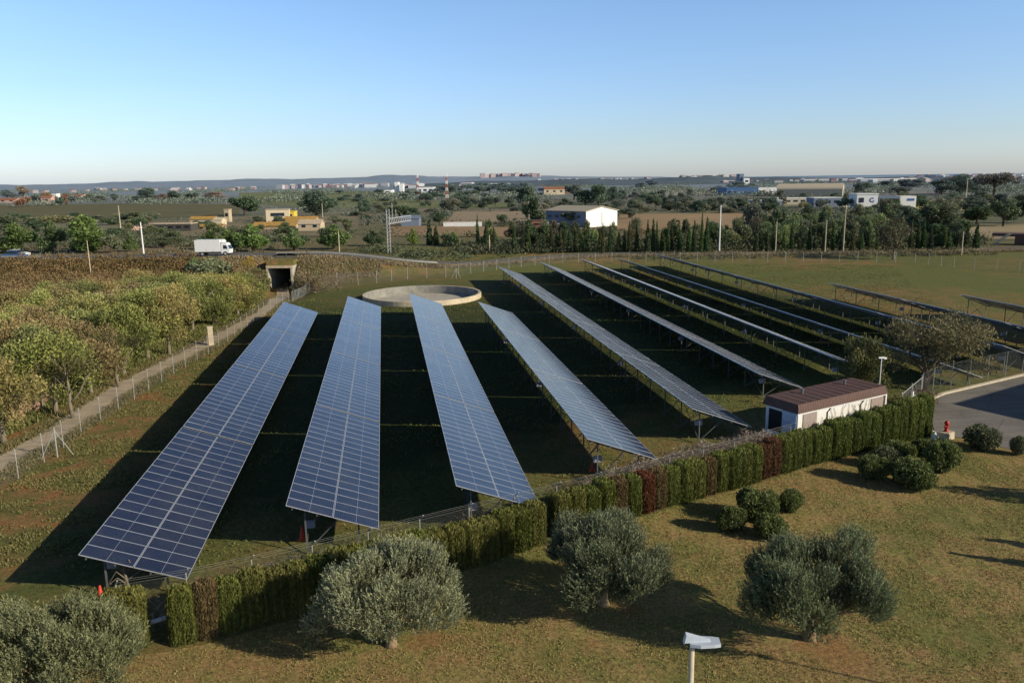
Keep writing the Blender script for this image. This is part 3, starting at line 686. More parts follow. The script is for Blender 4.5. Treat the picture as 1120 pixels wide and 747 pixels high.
# hand placed trees of the middle distance  (kind, px, base py, width px, height px, colour, label)
TL = [('pine', 95, 277, 62, 40, (.095, .135, .035), 'broad bright green pine clump above the vineyard by the road'), ('pine', 18, 277, 52, 32, (.080, .115, .030), 'bright green pine at the photo edge above the parked car'),
 ('pine', 58, 277, 34, 34, MG, 'green pine between two bigger pines at the roadside left'), ('pine', 143, 275, 19, 20, (.085, .12, .04), 'small conical green pine by the white roadside pole'),
 ('broad', 122, 277, 26, 22, GG, 'grey green olive like tree right of the broad pine clump'), ('broad', 38, 256, 24, 17, DG, 'small dark tree behind the left roadside pines'),
 ('broad', 8, 258, 40, 22, (.06, .075, .03), 'dark bushy tree at the left photo edge behind the pines'), ('broad', 268, 236, 38, 24, DG, 'large dark round tree at the edge of the brown field'),
 ('broad', 347, 237, 46, 27, DG, 'largest dark round tree beside the yellow farmhouse'), ('pine', 232, 273, 30, 21, MG, 'bright tree behind the white truck cab'), ('pine', 250, 274, 30, 22, BG, 'bright green pine just right of the white truck'),
 ('pine', 277, 275, 48, 30, (.08, .12, .03), 'bushy green pine between truck and farmhouse'), ('pine', 322, 274, 32, 24, (.085, .125, .035), 'rounded green pine in front of the stone ruin'),
 ('pine', 365, 273, 44, 28, (.075, .110, .03), 'large green pine right of the stone ruin'), ('pine', 409, 269, 30, 17, DG, 'dark low tree beside the road gantry'), ('pine', 452, 268, 15, 19, BG, 'small bright green tree right of the road gantry'),
 ('cypress', 470, 268, 8, 29, DG, 'tall cypress right of the road gantry'), ('cypress', 477, 268, 8, 21, DG, 'shorter cypress beside the tall one near the gantry'),
 ('bush', 490, 269, 24, 13, DG, 'dark bush row by the road beyond the two cypresses'), ('pine', 497, 268, 16, 15, BG, 'bright green bush amid the dark roadside bushes'),
 ('broad', 437, 238, 30, 13, DG, 'dark tree behind the blue shed'), ('broad', 399, 234, 18, 15, DG, 'dark small tree in the field beyond the farm'), ('broad', 481, 246, 18, 18, DG, 'dark round tree beside the long white wall'),
 ('umbrella', 549, 247, 15, 12, DG, 'dark round headed pine at the field behind the roadside row'), ('pine', 536, 271, 22, 31, (.095, .12, .04), 'tall light green pine in the roadside row'),
 ('pine', 584, 245, 32, 28, DG, 'tall dark pine left of the warehouse'), ('broad', 625, 248, 26, 18, (.075, .078, .035), 'olive brown tree against the warehouse side wall'),
 ('thin', 598, 268, 22, 13, (.18, .12, .035), 'orange leaved small tree before the white shed'), ('broad', 650, 269, 16, 17, BG, 'bright green bush in the roadside row before the warehouse'),
 ('thin', 692, 268, 20, 17, (.12, .085, .04), 'brown leafless tree before the ploughed field'), ('pine', 757, 264, 14, 12, BG, 'small bright bush beside the white pole row'),
 ('broad', 822, 258, 34, 36, (.075, .085, .05), 'grey green eucalyptus right of the white pole'), ('pine', 795, 266, 24, 20, (.055, .09, .03), 'green broad bush right of the white pole'),
 ('broad', 577, 228, 22, 24, DG, 'dark tree on the rise left of the far villa'), ('cypress', 575, 212, 5, 13, DG, 'lone far cypress on the skyline by the villa'), ('broad', 628, 219, 24, 19, (.05, .06, .035), 'tall dark tree right of the far villa'),
 ('broad', 640, 226, 20, 18, DG, 'dark tree behind the warehouse roof'), ('broad', 655, 226, 28, 24, DG, 'big dark tree behind the white gable of the warehouse'), ('broad', 670, 222, 16, 18, DG, 'dark tree right behind the warehouse gable'),
 ('umbrella', 1087, 214, 46, 24, (.075, .055, .035), 'huge reddish brown umbrella pine on the horizon'), ('broad', 1050, 212, 40, 20, (.045, .062, .03), 'dark green crown left of the huge brown pine'), ('broad', 1030, 213, 32, 16, (.05, .065, .035), 'dark lower crown at the edge of the distant pine wood'),
 ('broad', 883, 213, 22, 14, (.03, .05, .022), 'dark dense tree in front of the cream hangar'), ('broad', 938, 214, 14, 14, (.05, .07, .03), 'green tree beside the gable of the cream hangar'),
 ('thin', 977, 284, 44, 46, (.065, .06, .035), 'bare dark tree with crooked trunk by the back fence'), ('cypress', 1067, 272, 8, 28, DG, 'single dark cypress at the right end of the row'), ('cypress', 1057, 272, 7, 26, (.05, .06, .03), 'slim cypress next to the right end of the row'),
 ('broad', 1020, 262, 50, 40, (.055, .068, .035), 'broad grey green tree behind the right cypress row'), ('broad', 1068, 246, 36, 24, DG, 'dark wide tree before the dry meadow'), ('broad', 1097, 248, 34, 34, (.055, .075, .035), 'tall green tree at the dry meadow'), ('broad', 1122, 244, 30, 26, DG, 'dark tree at the right photo edge by the meadow'),
 ('broad', 25, 215, 16, 11, (.24, .13, .05), 'autumn orange tree at the far left edge of the fields') , ('broad', 26, 227, 18, 13, OR, 'bright orange tree by the far left house'), ('broad', 51, 222, 14, 12, (.20, .12, .04), 'yellow orange tree behind the far left house'), ('broad', 72, 224, 10, 12, OR, 'small orange tree right of the far left house'),
 ('broad', 66, 225, 12, 11, DG, 'dark tree between two orange trees at far left'), ('broad', 8, 216, 14, 8, DG, 'dark tree at the left end of the horizon'), ('umbrella', 162, 221, 22, 15, DG, 'dark pine with spreading crown at the brown field far edge'), ('broad', 190, 220, 18, 11, (.05, .07, .03), 'dark green tree right of the spreading pine'), ('broad', 210, 219, 18, 9, DG, 'low dark tree at the far field edge'), ('broad', 178, 221, 14, 9, (.17, .10, .05), 'russet tree between dark trees at the far field'),
 ('broad', 236, 218, 24, 8, (.17, .10, .05), 'low russet trees at the far end of the brown field'),
 ('bush', 60, 244, 60, 8, (.12, .11, .05), 'long pale scrub at the near edge of the brown field'), ('bush', 122, 246, 26, 7, DG, 'dark scrub by the round red tank'), ('bush', 153, 247, 20, 9, DG, 'dark scrub left of the long dark shed'), ('bush', 232, 303, 50, 22, (.11, .125, .075), 'grey green bush on the bank under the white truck'), ('bush', 214, 300, 20, 20, (.06, .10, .03), 'bright green bush at the end of the vineyard'),
 ('bush', 118, 326, 26, 12, (.20, .22, .15), 'silvery bush at the edge of the vineyard, left one'), ('bush', 148, 322, 24, 12, (.20, .22, .15), 'silvery bush at the edge of the vineyard, right one'), ('thin', 272, 291, 14, 18, (.20, .14, .03), 'yellow leaved shrub on the bank left of the underpass'),
 ('bush', 296, 300, 22, 12, (.09, .10, .035), 'green shrub left above the underpass mouth'), ('bush', 330, 296, 22, 12, (.10, .08, .045), 'brown shrub right above the underpass mouth'), ('bush', 345, 318, 20, 14, (.13, .10, .06), 'dry shrub beside the underpass fence'),
 ('bush', 289, 318, 20, 16, (.11, .11, .05), 'olive shrub against the left wing of the underpass'), ('bush', 328, 312, 18, 18, (.12, .10, .05), 'brown shrub against the right wing of the underpass'), ('bush', 306, 290, 26, 9, (.13, .12, .06), 'low dry scrub on top of the underpass'),
 ('thin', 283, 306, 20, 20, (.13, .12, .05), 'straggly shrub on the bank beside the lane end')]
for a in TL: ptree(*a)
# row of cypresses along the road
rc = random.Random(8)
xs = [522, 532, 541, 564, 572, 579, 586, 594, 602, 609, 614, 622, 630, 637, 645, 655, 659, 667, 676, 683, 688, 697, 704, 707, 713, 717, 724, 731, 734, 742, 752, 758, 766, 771, 775, 826, 833, 838, 847, 856, 866, 874, 883, 891, 901, 911, 921, 932, 941, 950, 960, 968, 985, 995, 1003, 1010, 1018, 1024, 1031, 1038, 1045]
hs = {688: 34, 717: 34, 655: 27, 766: 46, 771: 40, 775: 36, 752: 30, 836: 34, 564: 33, 594: 20, 579: 24}
for i, x in enumerate(xs):
    if rc.random() < .04: continue
    h = hs.get(x, rc.uniform(22, 37)); py = np.interp(x, [520, 560, 800, 1060], [272, 276.5, 276.5, 274])+rc.uniform(-1.5, 1)
    ptree('cypress', x+rc.uniform(-1.5, 1.5), py, rc.uniform(4.6, 7.2), h, (DG[0]*rc.uniform(.9, 1.5), DG[1]*rc.uniform(.85, 1.25), DG[2]), 'slender dark cypress in the long row behind the back fence', 'cypresses behind the back fence')
# scattered trees: (count, px range, base py range, width m, height m, kinds, colours, label, group)
def scatter(n, x, y, w, h, kinds, cols, label, group, seed=0):
    q = random.Random(seed)
    for _ in range(n):
        px = q.uniform(*x); py = q.uniform(*y); p = G(px, py, 0)
        p = (p[0], p[1], T(p[0], p[1])) ; k = q.choice(kinds)
        tree(k, p, q.uniform(*w), q.uniform(*h)*(.6 if k == 'bush' else 1), q.choice(cols), label, group)
scatter(34, (830, 985), (252, 273), (4.5, 7.5), (5, 8), ['broad', 'pine', 'thin', 'thin'], [(.085, .105, .045), (.065, .085, .035), (.105, .115, .06), (.12, .15, .055)], 'tree in the dense wood in front of the low white buildings', 'trees of the wood by the back fence', 1)
scatter(18, (985, 1050), (255, 272), (4, 7), (5, 7.5), ['broad', 'bush'], [(.055, .07, .035), DG], 'low dark tree between the wood and the right cypresses', 'dark trees at the right cypresses', 2)
scatter(44, (690, 860), (226, 233.5), (6, 10), (4.5, 7), ['broad', 'bush', 'broad'], [(.06, .07, .035), DG, GG, (.10, .10, .05)], 'tree in the strip of scrub behind the tan field', 'trees behind the tan field', 3)
scatter(34, (480, 600), (221, 230), (6, 11), (4, 7), ['broad', 'bush', 'umbrella'], [(.06, .07, .035), DG, (.11, .10, .06)], 'tree of the grove left of the warehouse', 'grove left of the warehouse', 4)
scatter(26, (640, 760), (214, 226), (7, 12), (5, 8), ['broad', 'bush'], [DG, GG, (.075, .085, .04)], 'tree of the scrubland behind the warehouse', 'scrubland trees behind the warehouse', 5)
scatter(34, (480, 580), (205, 214), (16, 26), (9, 14), ['umbrella', 'broad'], [DG, (.045, .06, .03)], 'tree of the dark pine wood below the pink towers', 'dark pine wood below the towers', 6)
scatter(30, (0, 262), (216, 222), (10, 18), (5, 9), ['broad', 'bush'], [DG, (.07, .08, .04), (.10, .10, .05)], 'tree in the line beyond the brown field', 'trees beyond the brown field', 7)
scatter(24, (375, 480), (224, 240), (5, 9), (3, 5.5), ['bush', 'broad'], [(.08, .085, .045), DG, (.11, .10, .06)], 'scrub tree in the plain behind the road gantry', 'scrub behind the gantry', 8)
scatter(22, (370, 560), (212, 222), (10, 18), (5, 8), ['broad', 'bush', 'umbrella'], [DG, (.06, .075, .035)], 'tree dotted over the green plain before the masts', 'trees on the green plain', 9)
scatter(20, (0, 215), (250, 274), (4, 8), (3, 5), ['bush', 'broad'], [(.07, .085, .035), DG, (.11, .11, .05)], 'scrub tree between the road and the brown field', 'scrub beyond the road', 10)
scatter(20, (215, 430), (244, 268), (4, 7), (3, 5), ['bush', 'broad'], [(.07, .085, .035), DG, (.10, .11, .05)], 'bushy tree between the road and the farmhouses', 'bushy trees by the farmhouses', 11)
scatter(34, (960, 1125), (214, 240), (8, 13), (4, 8), ['broad', 'bush'], [(.05, .065, .035), DG, (.10, .10, .05)], 'tree of the mixed country beyond the right meadow', 'trees beyond the right meadow', 12)
scatter(16, (700, 1120), (203, 212), (18, 34), (8, 14), ['broad', 'bush'], [(.05, .065, .035), (.08, .09, .05)], 'distant tree on the plain toward the sea', 'distant trees toward the sea', 13)
scatter(16, (840, 985), (216, 229), (7, 11), (5, 7), ['broad', 'bush'], [DG, GG, (.12, .11, .05)], 'tree between the cream hangar and the low white buildings', 'trees by the hangar', 14)
scatter(14, (560, 830), (259, 271), (3, 6), (2.5, 4.5), ['bush', 'thin'], [(.10, .13, .04), (.12, .085, .04), (.07, .09, .03)], 'undergrowth bush among the roadside cypresses', 'bushes among the cypresses', 15)
scatter(34, (560, 840), (262, 274), (4, 6.5), (4.5, 7.5), ['thin', 'pine', 'bush', 'broad'], [(.06, .07, .03), (.09, .10, .045), (.08, .065, .04), DG], 'scraggy tree filling the gaps of the long cypress row', 'trees between the cypresses', 21)
scatter(30, (820, 1000), (244, 262), (5.5, 8), (5.5, 8), ['broad', 'pine'], [(.08, .10, .045), (.06, .08, .035), (.10, .11, .055)], 'tall tree of the wood right in front of the low white buildings', 'trees of the wood behind', 22)
scatter(24, (560, 700), (228, 240), (6, 10), (4, 6.5), ['broad', 'bush'], [DG, GG, (.075, .085, .04)], 'tree around the warehouse yard', 'trees around the warehouse', 23)
scatter(20, (0, 200), (236, 246), (6, 10), (3, 4.5), ['bush', 'broad'], [(.12, .12, .06), DG, (.09, .10, .045)], 'hedgerow bush along the near edge of the brown field', 'hedgerow of the brown field', 24)
# a far, countless woodland
def far_wood(name, n, x, py, size, h, col, seed):
    g = np.random.default_rng(seed); P_ = []
    for _ in range(n):
        p = G(g.uniform(*x), 198.5+g.uniform(*py)-(g.uniform()*0), 0); P_.append(p)
    return P_
g = np.random.default_rng(31); nn = 12000
tt = 750*np.exp(g.random(nn)*1.8); pxx = g.uniform(-60, 1180, nn)
dens = (np.sin(pxx*.021+tt*.0043)+np.sin(pxx*.05-tt*.002)+g.normal(size=nn)*.5) > .1
tt, pxx = tt[dens], pxx[dens]; cx = []; ss = (pxx-560)/F*tt; X_, Y_ = ss*cyw+tt*syw, -ss*syw+tt*cyw
k_ = 14; C_ = np.repeat(np.stack([X_, Y_, np.full(len(X_), 3.)], 1), k_, 0)+g.normal(size=(len(X_)*k_, 3))*np.array([7, 7, 1.3]); C_[:, 2] = np.maximum(C_[:, 2]-1.2, .5)
A_ = rnd_dirs(g, len(C_)); B_ = perp(g, A_)
o = tag(link('distant_woodland', leaf_mesh('distant_woodland', C_, A_*1.0, B_*.8, .4+.2*g.normal(size=len(C_)), M['foliage'])), 'bluish green far-off woodland covering the plain up to the hills', 'woodland', kind='stuff')
o.color = (.19, .225, .17, 1)

def inpoly(x, y, poly_):
    r = np.zeros(len(x), bool); n = len(poly_)
    for i in range(n):
        x1, y1 = poly_[i][:2]; x2, y2 = poly_[(i+1) % n][:2]
        if y1 == y2: continue
        c = ((y1 > y) != (y2 > y)) & (x < (x2-x1)*(y-y1)/(y2-y1)+x1); r ^= c
    return r
def nz(x, y, s, seed=0):
    g = np.random.default_rng(seed); v = 0
    for i in range(6):
        a = g.uniform(0, 6.28); f = s*(1+i*.6); v = v+np.sin((x*math.cos(a)+y*math.sin(a))*f+g.uniform(0, 6))/(1+i*.35)
    return v/3
def scrub(name, n, px, tr, size, k_, hgt, col, label, seed, dens=.0, line=None):
    g = np.random.default_rng(seed); x = g.uniform(*px, n); t_ = g.uniform(*tr, n)
    s_ = (x-560)/F*t_; X_, Y_ = xy(s_, t_)
    v = nz(X_, Y_, .03, seed)+.6*nz(X_, Y_, .11, seed+1); kp = v > dens
    for f_ in FIELDS: kp &= ~inpoly(X_, Y_, f_)
    X_, Y_, v = X_[kp], Y_[kp], v[kp]; z = terr(X_, Y_); w_ = hgt*(.4+.9*g.random(len(X_)))
    C = np.repeat(np.stack([X_, Y_, z+w_*.5], 1), k_, 0)+g.normal(size=(len(X_)*k_, 3))*np.repeat(np.stack([w_*.7, w_*.7, w_*.33], 1), k_, 0)
    C[:, 2] = np.maximum(C[:, 2], np.repeat(z, k_)+.05); A = rnd_dirs(g, len(C)); B = perp(g, A); sz = size*(.6+.8*g.random(len(C)))
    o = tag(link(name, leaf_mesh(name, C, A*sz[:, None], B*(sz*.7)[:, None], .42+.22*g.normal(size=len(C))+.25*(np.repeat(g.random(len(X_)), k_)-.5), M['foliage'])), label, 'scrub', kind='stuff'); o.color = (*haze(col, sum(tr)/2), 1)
# ------------------------------------------------------------------ stuff: vineyard, brush, grass
def blades(name, pts, hgt, wid, val, col, label, cat, lean=.35, k=1):
    g = np.random.default_rng(len(pts)); n = len(pts)
    A = unit(np.array([0, 0, 1.])+g.normal(size=(n, 3))*lean)*(hgt*(.5+g.random(n)))[:, None]
    c = pts+A*[[1, 1, 1]]; c[:, 2] = pts[:, 2]+np.abs(A[:, 2])*.9
    B = perp(g, A)*(wid*(.6+.8*g.random(n)))[:, None]
    o = tag(link(name, leaf_mesh(name, c, A, B, val, M['blades'])), label, cat, kind='stuff'); o.color = (*col, 1); return o
def fill(poly_, n, seed):
    g = np.random.default_rng(seed); a = np.array([p[:2] for p in poly_]); lo, hi = a.min(0), a.max(0); out = np.zeros((0, 2))
    while len(out) < n:
        q = g.uniform(lo, hi, (n*2, 2)); out = np.concatenate([out, q[inpoly(q[:, 0], q[:, 1], poly_)]])
    return out[:n]
scrub('dark_scrub', 1500, (-60, 560), (180, 330), .28, 34, 1.9, (.10, .125, .05), 'dark green scrub between the road and the farm fields', 51, .1)
scrub('dry_scrub', 2600, (-60, 700), (176, 420), .22, 24, 1.1, (.22, .19, .10), 'straw coloured low scrub between the road and the fields', 52, .05)
scrub('roadside_undergrowth', 1500, (505, 1075), (196, 222), .24, 30, 1.7, (.10, .11, .05), 'dark undergrowth along the foot of the cypress row', 53, -.6)
scrub('olive_scrub', 2600, (400, 1180), (330, 720), .45, 26, 2.6, (.14, .155, .075), 'olive green scrub and small groves of the middle plain', 54, .12)
scrub('field_edge_scrub', 1500, (-60, 520), (420, 900), .5, 22, 2.4, (.14, .155, .07), 'hedgerows and scrub beyond the brown field', 55, .3)
scrub('meadow_scrub', 900, (700, 1180), (176, 190), .16, 20, .7, (.17, .155, .08), 'low brush at the foot of the back fence', 56, .1)
# vineyard rows
q = fill([P(-60, 96), P(-60, 157.5), P(225, 157.5), P(228, 128), P(110, 116)], 110000, 1)
ss, t_ = st(q[:, 0], q[:, 1]); row = np.round(ss/2.6)*2.6; ss = row+np.random.default_rng(2).normal(size=len(q))*.6
X_, Y_ = ss*cyw+t_*syw, -ss*syw+t_*cyw; g = np.random.default_rng(3)
z = terr(X_, Y_)+g.random(len(X_))**.8*2.0*(.75+.25*np.sin(t_*2.1+row))
blades('vineyard_leaves', np.stack([X_, Y_, z], 1), .16, .10, .4+.25*nz(X_, Y_, .3)+.2*g.normal(size=len(X_)), (.27, .185, .085), 'rows of vines with brown autumn leaves above the tree belt', 'vineyard', .9)
# dry tall grass on the embankment and along the back fence
g = np.random.default_rng(4); n = 60000
s_ = g.uniform(-58, 190, n); D = roadD(s_); t_ = D-g.uniform(5.0, 13.5, n)*np.where(s_ > -25, .55, 1); X_, Y_ = xy(s_, t_)
keep = lane_dist(X_, Y_) > 2.4; X_, Y_ = X_[keep], Y_[keep]
blades('dry_grass', np.stack([X_, Y_, terr(X_, Y_)], 1), .24, .06, .45+.3*nz(X_, Y_, .25, 5)+.15*g.normal(size=len(X_)), (.34, .27, .165), 'tall dry straw coloured grass on the road bank', 'dry grass', .45)
# weeds in the solar field and beside the lane
wp = [(-12, 33), (-24, 49), (-23.5, 60), (-22, 72), (-19.5, 95), (-17.5, 112), (-12, 128), (-3, 116), (28, 118), (18, 150), (46, 158), (80, 155), (100, 145), (60, 70), (44, 59), (36, 52), (26, 46.5), (5, 37), (-8, 32)]
q = fill(wp, 150000, 6); v = nz(q[:, 0], q[:, 1], .45, 2)+.5*nz(q[:, 0], q[:, 1], 1.7, 9); g = np.random.default_rng(7)
tk = np.hypot(q[:, 0]-TANK[0], q[:, 1]-TANK[1]) > 9.8
k = (v+g.normal(size=len(q))*.35 > .0) & tk; q = q[k]; v = v[k]
blades('field_grass', np.concatenate([q, terr(q[:, 0], q[:, 1])[:, None]], 1), .085, .035, .45+.2*v+.15*g.normal(size=len(q)), (.135, .145, .045), 'patchy green weeds and grass in the solar field', 'grass', .8)
wl = [(-27, 44), (-23.2, 50), (-22.2, 60), (-21, 72), (-18, 95), (-16, 112), (-13, 110), (-15.6, 90), (-15.5, 44), (-17.6, 38), (-13, 33.6), (-22, 33)]
q = fill(wl, 60000, 8); v = nz(q[:, 0], q[:, 1], .8, 12)+.5*nz(q[:, 0], q[:, 1], 2.3, 19); k = (v > .12) & (lane_dist(q[:, 0], q[:, 1]) > 1.6); q = q[k]; v = v[k]; g = np.random.default_rng(10)
blades('lane_weeds', np.concatenate([q, np.zeros((len(q), 1))], 1), .075, .028, .45+.25*v+.18*g.normal(size=len(q)), (.20, .185, .068), 'clumps of green weeds on red soil inside the left fence', 'weeds', .8)
q = fill([(-30, 45), (-28.6, 56), (-27, 64), (-26, 76), (-22.2, 95), (-20, 112), (-19.5, 124), (-30, 124), (-40, 70)], 50000, 9); g = np.random.default_rng(11)
blades('verge_grass', np.concatenate([q, terr(q[:, 0], q[:, 1])[:, None]], 1), .20, .05, .45+.2*g.normal(size=len(q)), (.16, .165, .055), 'long green grass between the dirt lane and the trees', 'grass', .6)
g = np.random.default_rng(41); n = 60000
t_ = g.random(n)*(len(LANE)-1.01); i_ = t_.astype(int); f_ = t_-i_; a_ = LANE[i_]; d_ = LANE[i_+1]-a_; nr = unit(np.stack([-d_[:, 1], d_[:, 0]], 1))
sd_ = np.where(g.random(n) < .5, 1, -1)*(.85+1.4*g.random(n)**.8+.35*nz(a_[:, 0]+f_*d_[:, 0], a_[:, 1]+f_*d_[:, 1], 1.2, 7)); q = a_+d_*f_[:, None]+nr*sd_[:, None]
q = q[q[:, 1] < 126]
blades('lane_edge_grass', np.concatenate([q, np.zeros((len(q), 1))], 1), .12, .035, .45+.2*g.normal(size=len(q)), (.25, .215, .095), 'dry grass fraying both edges of the dirt lane', 'grass', .7)
# lawn tufts
q = fill([(-16, 24)]+HL+[(39, 45.5), (43, 38), (40, 22), (22, 16), (-8, 16)], 300000, 12); g = np.random.default_rng(13)
v = nz(q[:, 0], q[:, 1], 1.1, 3)+.9*nz(q[:, 0], q[:, 1], 6.5, 4)
k = (v+g.normal(size=len(q))*.3 > -.1); 
for c, r in ((G(915, 712), 1.3), (G(462, 700), .8)): k &= np.hypot(q[:, 0]-c[0], q[:, 1]-c[1]) > r*(.75+.3*g.random(len(q)))
q, v = q[k], v[k]
blades('lawn_grass', np.concatenate([q, np.zeros((len(q), 1))], 1), .042, .017, .42+.18*v+.2*g.normal(size=len(q)), (.30, .26, .095), 'short dry olive green grass of the lawn', 'grass', 1.0)
# dead brambles behind the hedge
def bramble(name, line, wd, h, n, col, label, seed):
    g = np.random.default_rng(seed); P_ = np.array(line, float); sg_ = g.integers(0, len(P_)-1, n); f = g.random(n)
    c = P_[sg_]+(P_[sg_+1]-P_[sg_])*f[:, None]; c = c+g.normal(size=(n, 2))*wd
    z = g.random(n)**.8*h*(.7+.3*nz(c[:, 0], c[:, 1], 1.3, seed)); z = np.maximum(z, .02)
    A = rnd_dirs(g, n)*.20; A[:, 2] = np.abs(A[:, 2])*.8; B = perp(g, A)*.020
    o = tag(link(name, leaf_mesh(name, np.concatenate([c, z[:, None]], 1), A, B, .5+.3*g.normal(size=n), M['blades'])), label, 'brambles', kind='stuff'); o.color = (*col, 1)
bramble('dry_brambles', [(10.5, 41.2), (15.0, 43.1), (20.0, 45.3), (24.6, 47.4)], .28, 2.0, 6500, (.30, .24, .19), 'tangle of pale dead brambles along the wire between hedge and hut', 21)
bramble('dead_vines', [(-7.6, 33.2), (-1.5, 35.6), (3.6, 37.6), (6.5, 38.7)], .35, 1.5, 6000, (.17, .13, .10), 'dark dead vines on the fence below the second and third panel rows', 22)
bramble('twiggy_scrub', [(36.4, 50.5), (39.5, 53.2), (42.0, 55.5)], .45, 1.6, 5000, (.17, .11, .08), 'reddish brown twiggy scrub along the gate beside the hut', 23)
bramble('dry_weeds', [(-9.6, 32.6), (-7.2, 33.6), (-5.6, 34.2)], .45, 1.0, 5000, (.40, .32, .22), 'dry straw weeds at the corner of the nearest panels', 24)
bramble('bank_scrub', [P(345, 130)[:2], P(360, 140)[:2], P(372, 150)[:2]], 2.2, 1.6, 6000, (.22, .18, .12), 'dry scrub beside the underpass fence', 25)

# ------------------------------------------------------------------ fences
def fence(name, pts, h, step, label, arms=False, wire=True, thick=.03, group='wire fences around the solar field'):
    pts = [np.array(p[:2], float) for p in pts]
    t = empty(name, (pts[0][0], pts[0][1], 0), label=label, cat='fence', group=None); o0 = np.array([pts[0][0], pts[0][1], 0])
    D = []; L = [0]
    for a, b in zip(pts[:-1], pts[1:]): L.append(L[-1]+np.linalg.norm(b-a))
    n = max(2, round(L[-1]/step)+1); q = np.linspace(0, L[-1], n)
    X_ = np.interp(q, L, [p[0] for p in pts]); Y_ = np.interp(q, L, [p[1] for p in pts])
    for x, y in zip(X_, Y_):
        m = MB(); z = T(x, y); p = np.array([x, y, z])-o0
        jx, jy = random.uniform(-.03, .03), random.uniform(-.03, .03)
        ptsz = [p+[0, 0, -.2], p+[jx, jy, h]]
        if arms: ptsz.append(p+[jx+.18, jy-.28, h+.30])
        m.tube(ptsz, thick, 6); m.build('post', M['post'], t)
    m = MB(); uv = []
    for i in range(n-1):
        a = np.array([X_[i], Y_[i], T(X_[i], Y_[i])])-o0; b = np.array([X_[i+1], Y_[i+1], T(X_[i+1], Y_[i+1])])-o0
        m.add([a+[0, 0, .05], b+[0, 0, .05], b+[0, 0, h-.05], a+[0, 0, h-.05]], [(0, 1, 2, 3)]); uv += [(q[i], 0), (q[i+1], 0), (q[i+1], h), (q[i], h)]
    me = m.mesh('wire_mesh', M['link']); ul = me.uv_layers.new(name='UVMap')
    for i, c in enumerate(uv): ul.data[i].uv = c
    link('wire_mesh', me, t)
    m = MB()
    for z in ((h-.05,) if not arms else (h-.05, h+.12, h+.28)):
        k = max(0, z-h)
        for i in range(n-1):
            a = np.array([X_[i]+k*.6, Y_[i]-k*.9, T(X_[i], Y_[i])+z])-o0; b = np.array([X_[i+1]+k*.6, Y_[i+1]-k*.9, T(X_[i+1], Y_[i+1])+z])-o0
            m.tube([a, b], .0035, 4)
    m.build('strand_wire', M['post'], t)
    return t
fence('wire_fence', [G(*p) for p in ((-20, 545), (12.6, 529), (41.6, 511), (86.6, 476), (142, 441), (200, 403), (246, 377), (290, 345), (316, 331))], 2.0, 3.0, 'long wire fence between the dirt lane and the leftmost panels')
fence('wire_fence', [G(*p, 0) for p in ((369, 312), (405, 311), (440, 306), (489, 303.5), (517, 299), (572, 292), (620, 288), (667, 287), (780, 287), (940, 287), (1005, 288), (1045, 294), (1120, 298), (1160, 302))], 2.2, 3.6, 'back wire fence between the solar field and the cypress row', thick=.045)
fence('wire_fence', [(-11.4, 31.9), (-7.8, 32.6), (4.2, 37.2), (7.2, 38.4), (13.6, 41.0), (20.0, 43.6), (25.4, 46.0)], 2.0, 2.6, 'front wire fence with slanted arms standing behind the hedge', arms=True)
fence('wire_fence', [(42.0, 55.9), (44.6, 57.8), (55.7, 62.0), (95, 77)], 2.3, 2.7, 'wire fence along the kerb of the asphalt forecourt')
fence('metal_railing', [P(300, 118), P(318, 121), P(336, 134), P(338, 146)][1:], 1.6, 1.0, 'blue grey metal railing beside the underpass ramp', thick=.04)
# guardrail along the road
for (s0, s1, lab) in ((-47, -16, 'grey crash barrier beside the road above the underpass'), (-102, -95, 'short grey crash barrier under the left pines')):
    x, y = xy(s0, roadD(s0)-4.2); t = empty('crash_barrier', (x, y, 0), label=lab, cat='barrier'); m = MB(); o0 = np.array([x, y, 0])
    for s in np.arange(s0, s1, 2.):
        a = np.array([*xy(s, roadD(s)-4.2), float(roadZ(s))+.62])-o0; b = np.array([*xy(s+2, roadD(s+2)-4.2), float(roadZ(s+2))+.62])-o0
        for dz in (-.1, 0.0, .1): m.tube([a+[0, 0, dz], b+[0, 0, dz]], .055, 5)
        pm = MB(); pm.tube([a-[0, 0, .75], a+[0, 0, .1]], .05, 5); pm.build('post', M['steel'], t)
    m.build('rail', M['post'], t)

# ------------------------------------------------------------------ water tank
t = empty('water_tank', (TANK[0], TANK[1], 0), label='big round open concrete water tank beyond the panels', cat='water tank')
R = TANK_R; MB().lathe([(R-.40, .75), (R-.03, .75), (R, .70), (R, -.3)], 72).build('wall', M['conclt'], t, smooth=False)
MB().lathe([(R-.45, -2.2), (R-.45, .70), (R-.402, .748)], 72).build('inner_wall', plain('shade_dark_concrete', (.25, .24, .21), .9, 0, .4, .8), t)  # inner wall darkened in colour to stand for its shade
MB().lathe([(.01, -.55), (R-.43, -.55)], 72).build('floor', M['conc'], t)

# ------------------------------------------------------------------ underpass
o = empty('underpass', (*xy(-44.6, 163), 0), -YAW, label='concrete box underpass carrying the road over the dirt lane', cat='underpass')
fz = -2.62
MB().box((0, 0, 2.0), (5.3, 19.6, .45)).build('deck_slab', M['conc'], o)
for s in (-1, 1): MB().box((s*2.42, 0, -.45), (.35, 19.6, 4.4)).build('side_wall', M['conc'], o)
MB().box((0, -9.95, 2.05), (5.0, .25, .45)).build('head_wall', M['stone'], o)
for s in (-1, 1): MB().box((s*2.35, -9.95, -.4), (.35, .26, 4.3)).build('wing_wall', M['conc'], o)
MB().box((0, 0, 2.72), (5.2, 19.0, .98)).build('soil_cover', M['ground'], o)
rd = MB(); rd.box((0, 1.0, 3.40), (6.6, 8.2, .40)); rd.build('road_deck', M['road'], o)

